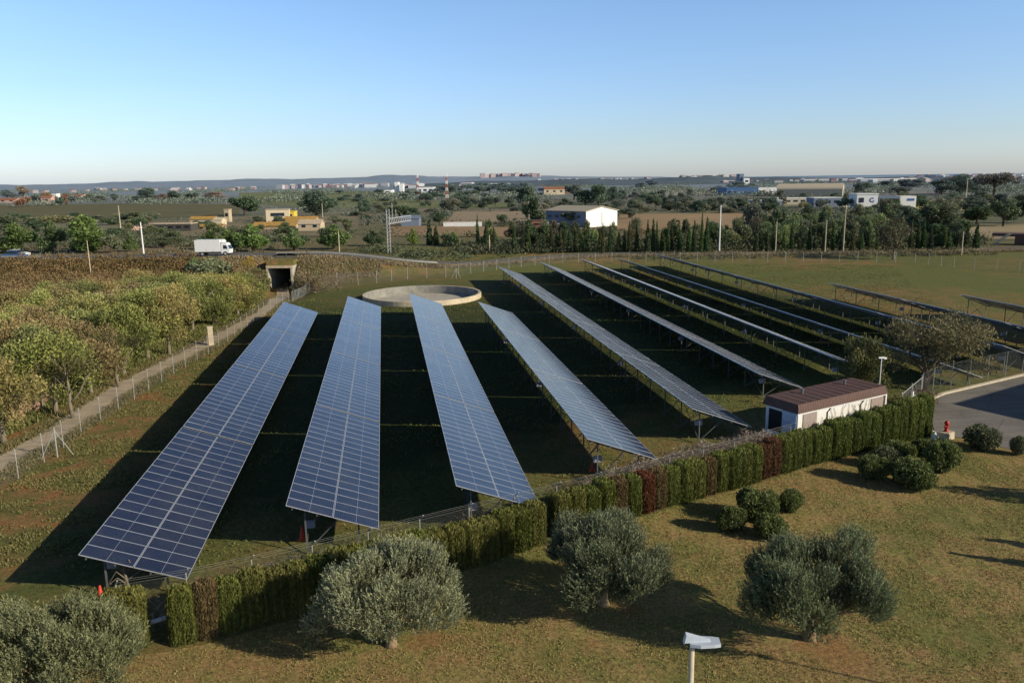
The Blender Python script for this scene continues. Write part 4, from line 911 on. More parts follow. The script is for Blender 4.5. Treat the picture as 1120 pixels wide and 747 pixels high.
# ------------------------------------------------------------------ vehicles on the road
def wheel_pair(t, x, y, r=.45):
    for s in (-1, 1):
        w = MB(); n = 18
        vs = [(x+r*math.cos(2*PI*i/n), y+s*.98+dy, r+r*math.sin(2*PI*i/n)) for dy in (-.13, .13) for i in range(n)]
        w.add(vs, [(i, (i+1) % n, n+(i+1) % n, n+i) for i in range(n)]+[tuple(range(n))[::-1], tuple(range(n, 2*n))]); wo = w.build('wheel', M['tyre'], t)
        h = MB(); h.tube([(x, y+s*.98+s*.12, r), (x, y+s*.98+s*.16, r)], r*.5, 10); h.build('rim', M['alu'], wo)
sT = (232-560)/F*160; xT, yT = xy(sT, roadD(sT)-2.0)
t = empty('box_truck', (xT, yT, float(roadZ(sT))+.05), -YAW, label='white box truck driving on the raised road', cat='truck')
MB().box((-.75, 0, 2.05), (5.1, 2.35, 2.35)).build('cargo_box', M['white'], t)
cb = MB(); prof = [(1.95, .55), (3.55, .55), (3.62, 1.25), (3.25, 2.15), (2.95, 2.55), (1.95, 2.6)]
cb.add([(x, y, z) for y in (-1.05, 1.05) for x, z in prof], [tuple(range(6)), tuple(range(11, 5, -1))]+[(i, 6+i, 6+(i+1) % 6, (i+1) % 6) for i in range(6)]); cb.build('cab', M['white'], t)
MB().box((1.95, 0, 2.95), (.9, 2.1, .5), top=.7).build('roof_deflector', M['white'], t)
MB().add([(3.63, -.95, 1.35), (3.63, .95, 1.35), (3.30, .92, 2.12), (3.30, -.92, 2.12)], [(0, 1, 2, 3)]).build('windscreen', M['glass'], t)
for s in (-1, 1): MB().add([(2.35, s*1.06, 1.4), (3.25, s*1.06, 1.4), (3.05, s*1.06, 2.1), (2.4, s*1.06, 2.15)], [(0, 1, 2, 3)]).build('side_window', M['glass'], t)
MB().box((.2, 0, .68), (6.2, .9, .25)).build('chassis', M['steel'], t)
for x in (-1.9, 2.75): wheel_pair(t, x, 0)
def car(px, col, lab, off=-2.):
    s = (px-560)/F*160; x, y = xy(s, roadD(s)+off); t = empty('car', (x, y, float(roadZ(s))+.05), -YAW, label=lab, cat='car')
    b = MB(); prof = [(-2.1, .35), (2.1, .35), (2.15, .75), (1.2, .95), (-1.9, 1.0), (-2.12, .8)]
    b.add([(x, y, z) for y in (-.86, .86) for x, z in prof], [tuple(range(6)), tuple(range(11, 5, -1))]+[(i, 6+i, 6+(i+1) % 6, (i+1) % 6) for i in range(6)]); b.build('body', col, t)
    c = MB(); prof = [(-1.75, .99), (1.05, .96), (.35, 1.45), (-1.2, 1.48)]
    c.add([(x, y*.9, z) for y in (-.78, .78) for x, z in prof], [(0, 1, 2, 3), (7, 6, 5, 4)]+[(i, 4+i, 4+(i+1) % 4, (i+1) % 4) for i in range(4)]); c.build('cabin', M['glass'], t)
    MB().box((-.4, 0, 1.49), (1.4, 1.3, .04)).build('roof', col, t)
    for xx in (-1.35, 1.35): wheel_pair(t, xx, 0, .32)
car(12, M['blueb'], 'pale blue car at the left photo edge on the raised road')
car(4, M['white'], 'white car behind the blue one under the left pines', 1.6)

# ------------------------------------------------------------------ hut
hx, hy = 26.5, 47.1; ang = math.atan2(3.4, 8.7); Lh, Wh = 9.35, 3.0
t = empty('utility_hut', (hx, hy, 0), ang, label='low white hut with a flat brown roof behind the hedge', cat='hut')
MB().box((Lh/2, Wh/2, 1.22), (Lh-.3, Wh-.3, 2.45)).build('wall', M['whitewall'], t)
rf = MB(); rf.add([(-.05, -.05, 2.42), (Lh+.05, -.05, 2.42), (Lh+.05, Wh+.05, 2.42), (-.05, Wh+.05, 2.42), (.12, .12, 3.0), (Lh-.12, .12, 3.0), (Lh-.12, Wh-.12, 3.02), (.12, Wh-.12, 3.02)],
    [(3, 2, 1, 0), (4, 5, 6, 7), (0, 1, 5, 4), (1, 2, 6, 5), (2, 3, 7, 6), (3, 0, 4, 7)])
ro = rf.build('roof', M['brown'], t)
rib = MB()
for i in range(38):
    x = .1+i*(Lh-.2)/37; rib.add([(x-.02, -.062, 2.44), (x+.02, -.062, 2.44), (x+.02, .108, 3.0), (x-.02, .108, 3.0)], [(0, 1, 2, 3)])
sm_ = MB()
for i in range(1, 12): sm_.box((i*Lh/12, Wh/2, 3.015), (.035, Wh-.3, .03))
sm_.build('roof_seam', M['brown'], ro)
for x_ in (2.6, 7.1): MB().tube([(x_, 1.9, 3.0), (x_, 1.9, 3.28)], .09, 10).tube([(x_, 1.9, 3.28), (x_, 1.9, 3.33)], .15, 10).build('roof_vent', M['steel'], ro)
rib.build('fascia_rib', plain('rib', (.19, .11, .09), .7), ro)
MB().box((Lh/2, .06, 2.37), (Lh+.02, .10, .09)).build('gutter', M['white'], t)
for x in (.08, Lh-.06): MB().box((x, .06, 1.2), (.14, .12, 2.3)).build('corner_post', M['white'], t)
MB().box((1.35, .125, 1.75), (1.35, .05, .95)).build('shutter', plain('shutter', (.33, .27, .25), .8, 0, .4, 14), t)
MB().box((8.45, .125, 1.75), (1.35, .05, .95)).build('shutter', plain('shutter2', (.33, .27, .25), .8, 0, .4, 14), t)
for x in (3.1, 6.6):
    m = MB(); m.tube([(x, .10, .3), (x, .10, 2.05), (x+.25, .10, 2.2), (x+.3, .08, 2.34)], .035, 6); m.build('downpipe', M['barkdark'], t)
MB().box((.13, 2.0, 1.45), (.06, 1.1, 1.5)).build('door_opening', M['black'], t)
MB().box((.11, .78, 1.2), (.07, 1.15, 2.3)).build('end_wall_shade', plain('blue_shade_wall', (.45, .52, .62), .8), t)  # blue shade of the white end wall, painted on a thin panel
m = MB(); g = np.random.default_rng(15)
for i in range(26):
    x = 2.2+5.6*g.random(); z = .9+1.1*g.random(); m.tube([(x, .115, z-.5), (x+g.normal()*.1, .10, z), (x+g.normal()*.2, .11, z+.35)], .010, 4)
m.build('climbing_twig', M['reed'], t)
# small lamp pole beside the hut
p = (36.4, 53.2, 0); t = empty('yard_lamp', p, label='short white lamp pole behind the hut roof', cat='lamp')
MB().tube([(0, 0, 0), (0, 0, 4.4)], .032, 8).build('pole', M['white'], t); m = MB(); m.box((0, 0, 4.42), (.5, .12, .1)); m.box((.28, 0, 4.36), (.2, .16, .12)); m.build('lamp_head', M['white'], t)
# gate beside the hut
t = empty('metal_gate', (36.6, 50.8, 0), math.atan2(4.4, 4.9), label='green grey tubular gate with a white plate beside the hut', cat='gate')
for x in (0, 3.0, 6.2): MB().tube([(x, 0, 0), (x, 0, 2.4)], .05, 8).build('post', M['post'], t)
m = MB()
for z in (.3, 1.2, 2.2): m.tube([(0, 0, z), (6.2, 0, z)], .028, 6)
for x in np.arange(.5, 6.2, .5): m.tube([(x, 0, .3), (x, 0, 2.2)], .012, 5)
m.build('bar', M['post'], t); MB().box((3.3, -.06, 1.5), (.3, .03, .4)).build('notice_plate', M['white'], t)
# hydrant on its block
p = G(1034, 480)
t = empty('fire_hydrant', (p[0], p[1], 0), .4, label='red hydrant standing on a pale concrete block at the hedge end', cat='hydrant')
MB().box((0, 0, .27), (.95, .7, .54), top=.97).build('block', M['kerb'], t)
MB().lathe([(.17, .54), (.17, .60), (.12, .64), (.12, 1.05), (.16, 1.08), (.16, 1.16), (.10, 1.26), (.02, 1.32)], 14).build('barrel', M['red'], t, smooth=True)
for s in (-1, 1): MB().tube([(0, 0, .92), (s*.24, 0, .92)], .06, 10).build('nozzle', M['red'], t)
t = empty('white_sack', (p[0]-.95, p[1]-.1, 0), label='crumpled white sack leaning at the hedge foot by the hydrant', cat='sack')
MB().lathe([(.16, 0), (.22, .15), (.17, .38), (.08, .55), (.12, .64)], 10).build('bag', M['white'], t, smooth=True)
# cones and marker
for i, (px, py, lab) in enumerate(((111, 657, 'red and orange traffic cone under the nearest panel corner'), (331, 590, 'orange traffic cone under the second panel row'), (648, 515, 'faded orange cone under the fourth panel row'))):
    p = G(px, py); t = empty('traffic_cone', (p[0], p[1], 0), label=lab, cat='cone')
    MB().box((0, 0, .025), (.40, .40, .05)).build('base', M['coneb'], t)
    MB().lathe([(.15, .05), (.04, .74), (.0, .75)], 16).build('cone_body', M['coneo'], t, smooth=True)
# dead trunk at the nearest row
t = empty('dead_tree', (*G(140, 651)[:2], 0), label='gnarled leafless dead tree under the near edge of the first panels', cat='dead tree'); m = MB(); g = np.random.default_rng(2)
m.tube([(0, 0, -.1), (.03, 0, .6), (-.04, 0, 1.3)], [.08, .06, .05], 7)
for i in range(12): a = g.random()*6.3; m.tube([(0, 0, .4+.08*i), (.35*math.cos(a), .35*math.sin(a), .8+.09*i), (.7*math.cos(a), .7*math.sin(a), .7+.08*i*g.random())], [.03, .02, .008], 5)
m.build('trunk', M['bark'], t)
# concrete pipe and slab in the hedge gap
t = empty('white_pipe', (*G(170, 688)[:2], 0), label='white pipe lying in the dark gap of the hedge', cat='pipe'); MB().tube([(-.45, -.1, .3), (.7, .25, .42)], .09, 12).build('pipe', M['white'], t)
MB().box((-.3, -.05, .1), (.12, .3, .2)).box((.5, .19, .13), (.12, .3, .26)).build('support', M['conc'], t)
# concrete pillar by lane, rocks
p = G(226, 378); p = (p[0]+.5, p[1], 0); t = empty('concrete_pillar', (p[0], p[1], 0), .3, label='pale square concrete pillar beside the dirt lane', cat='pillar')
MB().box((0, 0, 1.05), (.55, .55, 2.1)).build('shaft', M['conclt'], t); MB().box((0, 0, 2.13), (.64, .64, .1)).build('cap', M['conclt'], t)
for i, (px, py, s) in enumerate(((22, 452, 1.5), (36, 449, 1.2), (48, 440, 1.0), (12, 461, 1.1))):
    p = G(px, py); g = np.random.default_rng(i); v = []; f = []
    ico = MB().lathe([(.02, -.2), (.6, .0), (.75, .45), (.5, .9), (.02, 1.05)], 9)
    ico.v = [tuple(np.array(q)*(1+.22*g.normal())) for q in ico.v]; o = ico.build('boulder', M['rock']); o.location = (p[0], p[1], 0); o.scale = (s, s*.8, s)
    tag(o, ['largest reddish boulder under the dark tree by the lane', 'reddish boulder right of the largest one', 'sunlit boulder at the grass edge by the lane', 'shaded boulder at the left photo edge by the lane'][i], 'boulder')

# ------------------------------------------------------------------ poles and masts
def pole(px, py, hpx, lab, r=.11, mat='conclt', name='utility_pole', cross=False):
    p = G(px, py); h = hpx*depth(p)/F; t = empty(name, p, label=lab, cat='pole'); MB().tube([(0, 0, -.2), (0, 0, h)], [r*1.3, r*.8], 8).build('shaft', M[mat], t)
    if cross: MB().box((0, 0, h-.35), (1.6, .12, .12), -YAW).build('crossarm', M[mat], t)
    else: MB().tube([(0, 0, h-.02), (0, 0, h+.12)], r*.95, 8).build('cap', M[mat], t)
    return t
pole(157.5, 281, 37, 'thick white pole at the road above the vineyard', .17, 'white'); pole(132, 250, 24, 'grey pole at the near edge of the brown field', .17); pole(100, 305, 42, 'slim grey pole standing in the vineyard', .08)
pole(338.5, 322, 56, 'dark slim pole beside the underpass railing', .09, 'barkdark'); pole(372, 288, 34, 'pale slim pole on the bank right of the underpass', .1)
pole(353, 238, 15, 'pale pole beside the largest dark tree', .14); pole(786.5, 277, 51, 'tall white pole rising behind the cypress row', .15, 'white'); pole(578.5, 243, 22, 'pale pole in front of the dark pine left of the warehouse', .13)
pole(1056, 222, 26, 'pale pole in front of the distant brown pine', .2, cross=True); pole(535.5, 277, 19, 'low pale pole at the roadside before the light green pine', .12)
pole(922, 277, 52, 'thin lamp pole in front of the low white buildings', .1, cross=True); pole(848, 277, 34, 'thin pale pole before the wood', .1); pole(902, 278, 36, 'thin pale pole in the middle of the wood edge', .1)
pole(1051.5, 279, 25, 'thin pole between the right cypresses', .1); pole(249, 236, 14, 'pale pole left of the farm stone tower', .15); pole(1020, 330, 0.1, 'short stub', .1) if False else None
# braced corner posts of the fences
for px, py, lab in ((499, 305, 'braced white corner post of the back fence'), (63, 500, 'braced pale corner post of the lane fence')):
    p = G(px, py); t = empty('braced_post', (p[0], p[1], 0), label=lab, cat='post'); MB().tube([(0, 0, 0), (0, 0, 2.1)], .05, 6).build('post', M['post'], t)
    for s in (-1, 1): MB().tube([(s*.9, .3*s, 0), (0, 0, 1.9)], .03, 5).build('stay', M['post'], t)
# red and white masts
def lattice(px, py, hpx, lab, w=2.2, bands=8):
    p = G(px, py); h = hpx*depth(p)/F; t = empty('lattice_mast', p, label=lab, cat='mast')
    for b in range(bands):
        m = MB(); z0, z1 = h*b/bands, h*(b+1)/bands; w0, w1 = w*(1-.6*b/bands), w*(1-.6*(b+1)/bands)
        c = [(1, 1), (-1, 1), (-1, -1), (1, -1)]
        for i in range(4):
            x, y = c[i]; x2, y2 = c[(i+1) % 4]
            m.tube([(x*w0/2, y*w0/2, z0), (x*w1/2, y*w1/2, z1)], .22, 5); m.tube([(x*w0/2, y*w0/2, z0), (x2*w1/2, y2*w1/2, z1)], .14, 4); m.tube([(x*w1/2, y*w1/2, z1), (x2*w1/2, y2*w1/2, z1)], .12, 4)
        m.build('lattice_section', M['redwhite'] if b % 2 == 0 else M['white'], t)
lattice(457.5, 221, 29, 'left red and white lattice mast on the plain'); lattice(489, 221, 30, 'right red and white lattice mast on the plain')
M['gs'] = plain('gantry_steel', (.36, .37, .38), .6)
# sign gantry over the road, seen from the side
p = G(426, 279); p = (p[0], p[1], 2.0)
t = empty('road_gantry', p, -YAW+.15, label='grey steel lattice sign gantry standing beside the road', cat='gantry'); hh = 9.2
m = MB()
for x in (-.35, .35):
    for y in (-.35, .35): m.tube([(x, y, -1.5), (x, y, hh)], .10, 5)
for i in range(12):
    z = -1+i*.85
    for y in (-.35, .35): m.tube([(-.35, y, z), (.35, y, z+.85)], .06, 4)
    for x in (-.35, .35): m.tube([(x, -.35, z), (x, .35, z+.85)], .06, 4)
m.build('column', M['gs'], t)
m = MB(); 
for z in (5.6, 6.9):
    for y in (-.5, .5): m.tube([(0, y, z), (6.0, 12+y, z+.2)], .10, 5)
for i in range(10):
    a = i/10; m.tube([(6*a, 12*a-.5, 5.6), (6*a+.6, 12*a+.7, 6.9)], .07, 4); m.tube([(6*a, 12*a+.5, 6.9), (6*a+.6, 12*a+.7, 5.6)], .07, 4)
m.build('boom', M['gs'], t)
for x, y, top in ((1.1, 2.2, 10.6), (2.0, 4.2, 9.0)): MB().add([(x, y-.25, 6.9), (x+.1, y+.9, 6.9), (x+.1, y+.25, top), (x, y, top)], [(0, 1, 2, 3)]).build('sign_panel', M['gs'], t)

# ------------------------------------------------------------------ buildings
def gable(name, loc, rz, L, Wd, h, rise, wall, roof, lab, cat, windows=(), doors=(), over=.4, roofname='roof', group=None):
    """ridge along local x"""
    t = empty(name, loc, rz, label=lab, cat=cat, group=group); m = MB()
    x, y = L/2, Wd/2
    m.add([(-x, -y, -1), (x, -y, -1), (x, y, -1), (-x, y, -1), (-x, -y, h), (x, -y, h), (x, y, h), (-x, y, h), (-x, 0, h+rise), (x, 0, h+rise)],
          [(0, 1, 5, 4), (2, 3, 7, 6), (1, 2, 6, 9, 5), (3, 0, 4, 8, 7), (4, 5, 9, 8), (6, 7, 8, 9)])
    m.build('wall', wall, t); r = MB(); k = rise/y
    for s in (-1, 1):
        r.add([(-x-over, s*(y+over), h-k*over+.08), (x+over, s*(y+over), h-k*over+.08), (x+over, 0, h+rise+.10), (-x-over, 0, h+rise+.10), (-x-over, s*(y+over), h-k*over+.26), (x+over, s*(y+over), h-k*over+.26), (x+over, 0, h+rise+.3), (-x-over, 0, h+rise+.3)],
              [(0, 1, 5, 4), (1, 2, 6, 5), (3, 0, 4, 7), (4, 5, 6, 7), (0, 3, 2, 1)])
    r.build(roofname, roof, t)
    for (wx, wy, wz, ww, wh, face) in windows:
        m = MB(); m.box({'f': (wx, -y-.03, wz), 'b': (wx, y+.03, wz), 'l': (-x-.03, wy, wz), 'r': (x+.03, wy, wz)}[face], (ww, .08, wh) if face in 'fb' else (.08, ww, wh)); m.build('window', M['glass'], t)
    for (wx, wy, wz, ww, wh, face, mat) in doors:
        m = MB(); m.box({'f': (wx, -y-.04, wz), 'r': (x+.04, wy, wz)}[face], (ww, .1, wh) if face in 'fb' else (.1, ww, wh)); m.build('door', mat, t)
    return t
# warehouse: side shade painted as blue-grey, gable white
a = G(641, 249, 0); b = G(675, 247, 0); dz = depth(a)/F; c0 = G(597, 247, 0)
ang = math.atan2(b[1]-a[1], b[0]-a[0]); wg = math.dist(a[:2], b[:2]); wr_h = 18.5*dz
rz = ang+PI/2; L = 30.
cx_, cy_ = (a[0]+b[0])/2, (a[1]+b[1])/2
dirb = np.array([c0[0]-a[0], c0[1]-a[1]]); L = min(34., np.linalg.norm(dirb)); db = dirb/np.linalg.norm(dirb); 
# long side runs from a towards c0; keep the plan rectangular
nrm = np.array([-math.sin(ang), math.cos(ang)]); 
cxx, cyy = cx_+nrm[0]*L/2, cy_+nrm[1]*L/2
def warehouse():
    ux = db; L_ = L; g_ = np.array([b[0]-a[0], b[1]-a[1]]); 
    t = empty('warehouse', (a[0], a[1], 0), label='long warehouse with a white gable end and shaded blue grey side', cat='warehouse')
    A = np.array([0., 0.]); B = g_; C = g_+ux*L_; D_ = ux*L_; h = 17.0*dz; rs = 1.5
    def v(p, z): return (p[0], p[1], z)
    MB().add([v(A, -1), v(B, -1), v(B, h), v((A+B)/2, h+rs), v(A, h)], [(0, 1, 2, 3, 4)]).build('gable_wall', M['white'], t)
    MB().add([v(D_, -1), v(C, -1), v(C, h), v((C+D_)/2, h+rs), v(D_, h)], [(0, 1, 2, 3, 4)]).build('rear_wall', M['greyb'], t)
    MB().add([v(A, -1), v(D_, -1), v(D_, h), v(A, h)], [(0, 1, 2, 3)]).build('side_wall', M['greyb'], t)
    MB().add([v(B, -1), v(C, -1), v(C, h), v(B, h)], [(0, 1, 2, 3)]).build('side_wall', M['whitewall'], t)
    e = -g_/np.linalg.norm(g_)*.6; u = -ux*.4
    MB().add([v(A+e+u, h-.1), v(D_+e-u, h-.1), v((C+D_)/2-u, h+rs+.1), v((A+B)/2+u, h+rs+.1), v(C-e-u, h-.1), v(B-e+u, h-.1), v(A+e+u, h+.15), v(D_+e-u, h+.15), v((C+D_)/2-u, h+rs+.4), v((A+B)/2+u, h+rs+.4), v(C-e-u, h+.15), v(B-e+u, h+.15)],
             [(6, 7, 8, 9), (9, 8, 10, 11), (0, 1, 7, 6), (4, 5, 11, 10), (0, 6, 9, 3), (3, 9, 11, 5), (0, 3, 2, 1), (3, 5, 4, 2)]).build('roof', M['beiger'], t)
    nn_ = np.array([-ux[1], ux[0]]); nn_ = nn_ if nn_@g_ < 0 else -nn_
    for q in (.18, .45, .72, .9): pq = ux*L_*q+nn_*.05; MB().box((pq[0], pq[1], h*.66), (1.8, .12, 1.0), math.atan2(ux[1], ux[0])).build('window', M['glass'], t)
    pq = (A+B)/2; MB().box((pq[0]-.0, pq[1]-.06, h*.45), (.12, .1, h*.9), ang).build('wall_seam', M['greyb'], t)
warehouse()
def block(name, px, py, wpx, hpx, dm, wall, lab, cat, rz=0., z=0, roof=None, win=0, winmat='glass', group=None, gab=0.):
    p = G(px, py, 0); d = depth(p)/F; w, h = wpx*d, hpx*d; hz_ = depth(p)
    if gab: return gable(name, p, rz-YAW, w, dm, h*(1-gab), h*gab, wall, roof, lab, cat, [(w*(i+.5)/max(1, win)-w/2, 0, h*.45, w*.35/max(1, win), h*.22, 'f') for i in range(win)], group=group, over=.3)
    t = empty(name, p, rz-YAW, label=lab, cat=cat, group=group); MB().box((0, dm/2, h/2-.5), (w, dm, h+1)).build('wall', wall, t)
    MB().box((0, dm/2, h+.15), (w+.4, dm+.4, .3)).build('roof', roof or wall, t)
    for i in range(win): MB().box((w*(i+.5)/win-w/2, -.04, h*.6), (w*.6/win, .1, h*.28)).build('window', M[winmat], t)
    return t
block('white_shed', 602, 251.5, 11, 7, 5, M['white'], 'small bright white shed in front of the warehouse', 'shed', win=1); block('white_shed', 612.5, 250.5, 5, 4.5, 4, M['white'], 'tiny white annex right of the small white shed', 'shed', win=1)
block('brick_shed', 588, 250, 14, 8, 6, M['tile'], 'low dark red shed left of the small white shed', 'shed', roof=M['brown'], win=1)
block('blue_shed', 450, 247, 19, 10.5, 8, M['greyb'], 'blue grey shed with rounded end behind the road gantry', 'shed', gab=.25, roof=M['greyb'], win=0)
t = empty('garden_wall', G(485, 248.3, 0), label='long low white wall at the ploughed field', cat='wall'); dd = depth(G(485, 248.3, 0))/F
MB().box((21*dd, 0, 2.4*dd), (42*dd, .3, 5*dd), -YAW).build('masonry', M['whitewall'], t); MB().box((21*dd, 0, 5*dd), (42*dd+.1, .5, .15), -YAW).build('coping', M['conclt'], t)
# long dark shed, round tank, farm
block('long_shed', 187, 253, 44, 7.5, 7, plain('dark_wall', (.07, .065, .06), .9), 'long low dark shed beside the farm', 'shed', roof=M['stone'], win=5, winmat='black'); 
p = G(147, 252, 0); t = empty('round_cistern', p, label='low round reddish cistern left of the long dark shed', cat='cistern'); dd = depth(p)/F
MB().lathe([(8*dd, -.5), (8*dd, 4.2*dd), (7.4*dd, 4.2*dd), (7.4*dd, .2)], 28).build('wall', M['pink'], t); MB().lathe([(.01, .3), (7.5*dd, .3)], 28).build('bottom', M['conc'], t)
block('farmhouse', 224, 246, 26, 8.5, 6, M['stone'], 'low stone farmhouse with ochre roof left of the stone tower', 'house', gab=.28, roof=M['ochre'], win=2); block('farmhouse', 241, 247, 9, 8, 6, M['cream'], 'small pale gabled house beside the ochre roofed farmhouse', 'house', gab=.2, roof=M['cream'], win=0)
block('farm_annex', 225, 250, 40, 4, 6, M['stone'], 'long low ochre roofed annex in front of the farmhouse', 'house', gab=.55, roof=M['ochre'])
block('stone_tower', 248.5, 243, 5, 13, 4, M['stone'], 'narrow ruined stone tower at the farm', 'tower', roof=M['stone'], win=1, winmat='black')
block('farmhouse', 304, 242.5, 24, 12.5, 9, M['cream'], 'cream farmhouse with a dark shaded side wall', 'house', roof=M['beiger'], win=1, rz=.2); block('yellow_house', 317, 241.5, 10, 9.5, 6, plain('yellow_wall', (.60, .46, .07), .8), 'small yellow wall block behind the cream farmhouse', 'house', win=1)
block('barn', 303, 250, 46, 6.5, 9, M['stone'], 'long barn with lichen yellow tiled roof', 'barn', gab=.6, roof=M['ochre'], win=1); block('barn', 330, 246, 34, 8.5, 8, M['stone'], 'higher barn with yellow tiled roof behind the ruin', 'barn', gab=.5, roof=M['ochre'])
block('stone_ruin', 341, 252, 24, 11, 7, M['stone'], 'gabled pale stone ruin at the end of the barns', 'ruin', gab=.35, roof=M['stone'], win=2)
# far left houses
block('far_house', 54, 222, 11, 7.5, 12, M['pink'], 'pink walled house between orange trees far left', 'house', gab=.3, roof=M['tile'], win=1); block('far_house', 60, 221.5, 5, 9, 8, M['whitewall'], 'narrow white house beside the pink one far left', 'house', win=1)
block('far_house', 12, 222, 18, 5, 14, M['pink'], 'long brick coloured farm building at the left horizon', 'house', gab=.4, roof=M['tile'], win=2); block('far_house', 88, 217, 10, 4, 20, M['pink'], 'low tiled house beyond the orange trees', 'house', gab=.4, roof=M['tile'], win=1)
block('far_house', 172, 218.5, 6, 3.5, 12, M['whitewall'], 'small white house among trees beyond the brown field', 'house', gab=.3, roof=M['tile'], win=1)
# villa on the rise
block('villa', 606, 213, 22, 8, 14, M['cream'], 'yellow villa with tiled roof on the rise', 'villa', gab=.3, roof=M['tile'], win=3); block('villa', 592, 213, 11, 9, 12, M['greyb'], 'dark shaded villa wing left of the yellow one', 'villa', win=1, roof=M['tile']); block('villa', 618, 212, 8, 5, 8, M['tile'], 'small red brick annex right of the villa', 'villa', win=1)
# cream hangar: roof with big white gable
a_ = G(944, 215, 0); dd = depth(a_)/F
t = gable('hangar', (a_[0]+0, a_[1]+0, 0), 0, 1, 1, 1, 1, M['cream'], M['beiger'], 'x y z w', 'x') if False else None
def hangar():
    p = G(922, 214, 0); d = depth(p)/F; t = empty('hangar', p, -.42-YAW, label='huge cream hangar with rounded pale gable on the plain', cat='hangar')
    L_, w_, h_ = 66*d, 44*d, 13*d
    n = 12; ring = [(w_/2*math.cos(PI-PI*i/n), h_*(.55+.45*math.sin(PI*i/n))) for i in range(n+1)]
    prof = [(-w_/2, -1)]+ring+[(w_/2, -1)]
    def gw(x, mat, nm): MB().add([(x, a, z) for a, z in prof], [tuple(range(len(prof)))]).build(nm, mat, t)
    gw(0, M['cream'], 'gable_wall'); gw(-L_, M['cream'], 'rear_wall')
    m = MB(); m.add([(x, a, z+.02) for x in (.4, -L_-.4) for a, z in ring], [(i, i+1, n+2+i, n+1+i) for i in range(n)]); m.build('roof', plain('hangar_roof', (.50, .43, .32), .8), t)
    for s in (-1, 1): MB().add([(0, s*w_/2, -1), (-L_, s*w_/2, -1), (-L_, s*w_/2, h_*.56), (0, s*w_/2, h_*.56)], [(0, 1, 2, 3)]).build('side_wall', M['beiger'], t)
    MB().box((.1, 0, h_*.25), (.3, w_*.3, h_*.5)).build('door', M['beiger'], t)
hangar()
block('industrial_hall', 812, 213.5, 34, 7.5, 40, M['blueb'], 'blue industrial hall with flat roof on the plain', 'factory', win=0); block('industrial_hall', 846, 212, 34, 6, 40, M['whitewall'], 'white industrial hall right of the blue one', 'factory')
block('industrial_hall', 872, 209, 28, 3.5, 30, M['beiger'], 'long beige hall behind the white one', 'factory', win=4)
# modern white offices with blue emblem
def office():
    p = G(948, 228.5, 0); d = depth(p)/F; t = empty('office_building', p, -YAW-.1, label='modern white office block with a blue ring emblem and dark glass', cat='office')
    w, h = 22*d, 15*d
    MB().box((0, 7, h/2-.5), (w, 14, h+1)).build('wall', M['whitewall'], t)
    MB().box((w*.5+12*d, 7, h*.42), (22*d, 14, h*.84+.5)).build('wall', M['greyb'], t)
    MB().box((w*.5+31*d, 5, h*.42), (17*d, 10, h*.9)).build('wall', M['whitewall'], t)
    MB().box((w*.5+12*d, -.05, h*.5), (19*d, .2, h*.42)).build('window', M['glass'], t)
    MB().box((-w*.28, -.06, h*.62), (5*d, .2, 5*d)).build('window', M['glass'], t)
    m = MB(); n = 22; R_, r_ = 2.6*d, 1.5*d; c = (w*.22, h*.62)
    for i in range(n-3):
        t0, t1 = .7+i/n*2*PI, .7+(i+1)/n*2*PI
        m.add([(c[0]+rr*math.cos(q), -.12, c[1]+rr*math.sin(q)) for rr, q in ((r_, t0), (R_, t0), (R_, t1), (r_, t1))], [(0, 1, 2, 3)])
    m.build('ring_emblem', M['logo'], t)
    MB().box((w*.5+34*d, -.1, h*.62), (7*d, .2, 2.2*d)).build('blue_sign', M['logo'], t)
    MB().box((0, 7, h+.3), (w+.5, 14.5, .5)).build('roof', M['whitewall'], t)
office()
block('low_hall', 905, 227, 30, 10, 12, M['greyb'], 'low dark glazed hall left of the white office', 'hall', roof=M['whitewall'], win=3); block('low_hall', 870, 224, 40, 6.5, 14, M['beiger'], 'long tan hall with white parapet behind the wood', 'hall', roof=M['whitewall'], win=5)
block('low_hall', 840, 228, 30, 8, 12, M['greyb'], 'grey hall at the left edge of the building group', 'hall', roof=M['whitewall'], win=2); block('lorry_trailer', 835, 226.5, 7, 4, 3, M['white'], 'white lorry trailer parked by the grey hall', 'trailer')
for i, x in enumerate((897, 905, 913, 921, 889)): block('parked_lorry', x, 223.5, 5.5, 3.2, 2.5, M['white'] if i % 2 else M['blueb'], ['blue lorry box first in the yard row', 'white lorry box second in the yard row', 'blue lorry box third in the yard row', 'white lorry box last in the yard row', 'blue lorry box apart left of the yard row'][i], 'lorry', win=0)
# storage white tanks and far white buildings by the masts
block('white_silo', 434, 212, 4, 12, 14, M['white'], 'tall white silo at the far works', 'silo'); block('white_silo', 439.5, 212, 3.5, 10, 14, M['white'], 'shorter white silo beside the tall one', 'silo')
block('far_factory', 465, 212.5, 18, 7, 40, M['white'], 'bright white far factory between the masts', 'factory', win=3); block('far_factory', 424, 213, 8, 4.5, 30, M['white'], 'small white far factory left of the silos', 'factory', win=1)
block('far_tower', 904/1+0-93, 203, 4.5, 12, 25, M['greyb'], 'dark far tower block on the skyline', 'tower', win=1); block('far_tower', 815+1.5, 203, 6, 7.5, 25, M['white'], 'white far block beside the dark tower', 'tower', win=1)
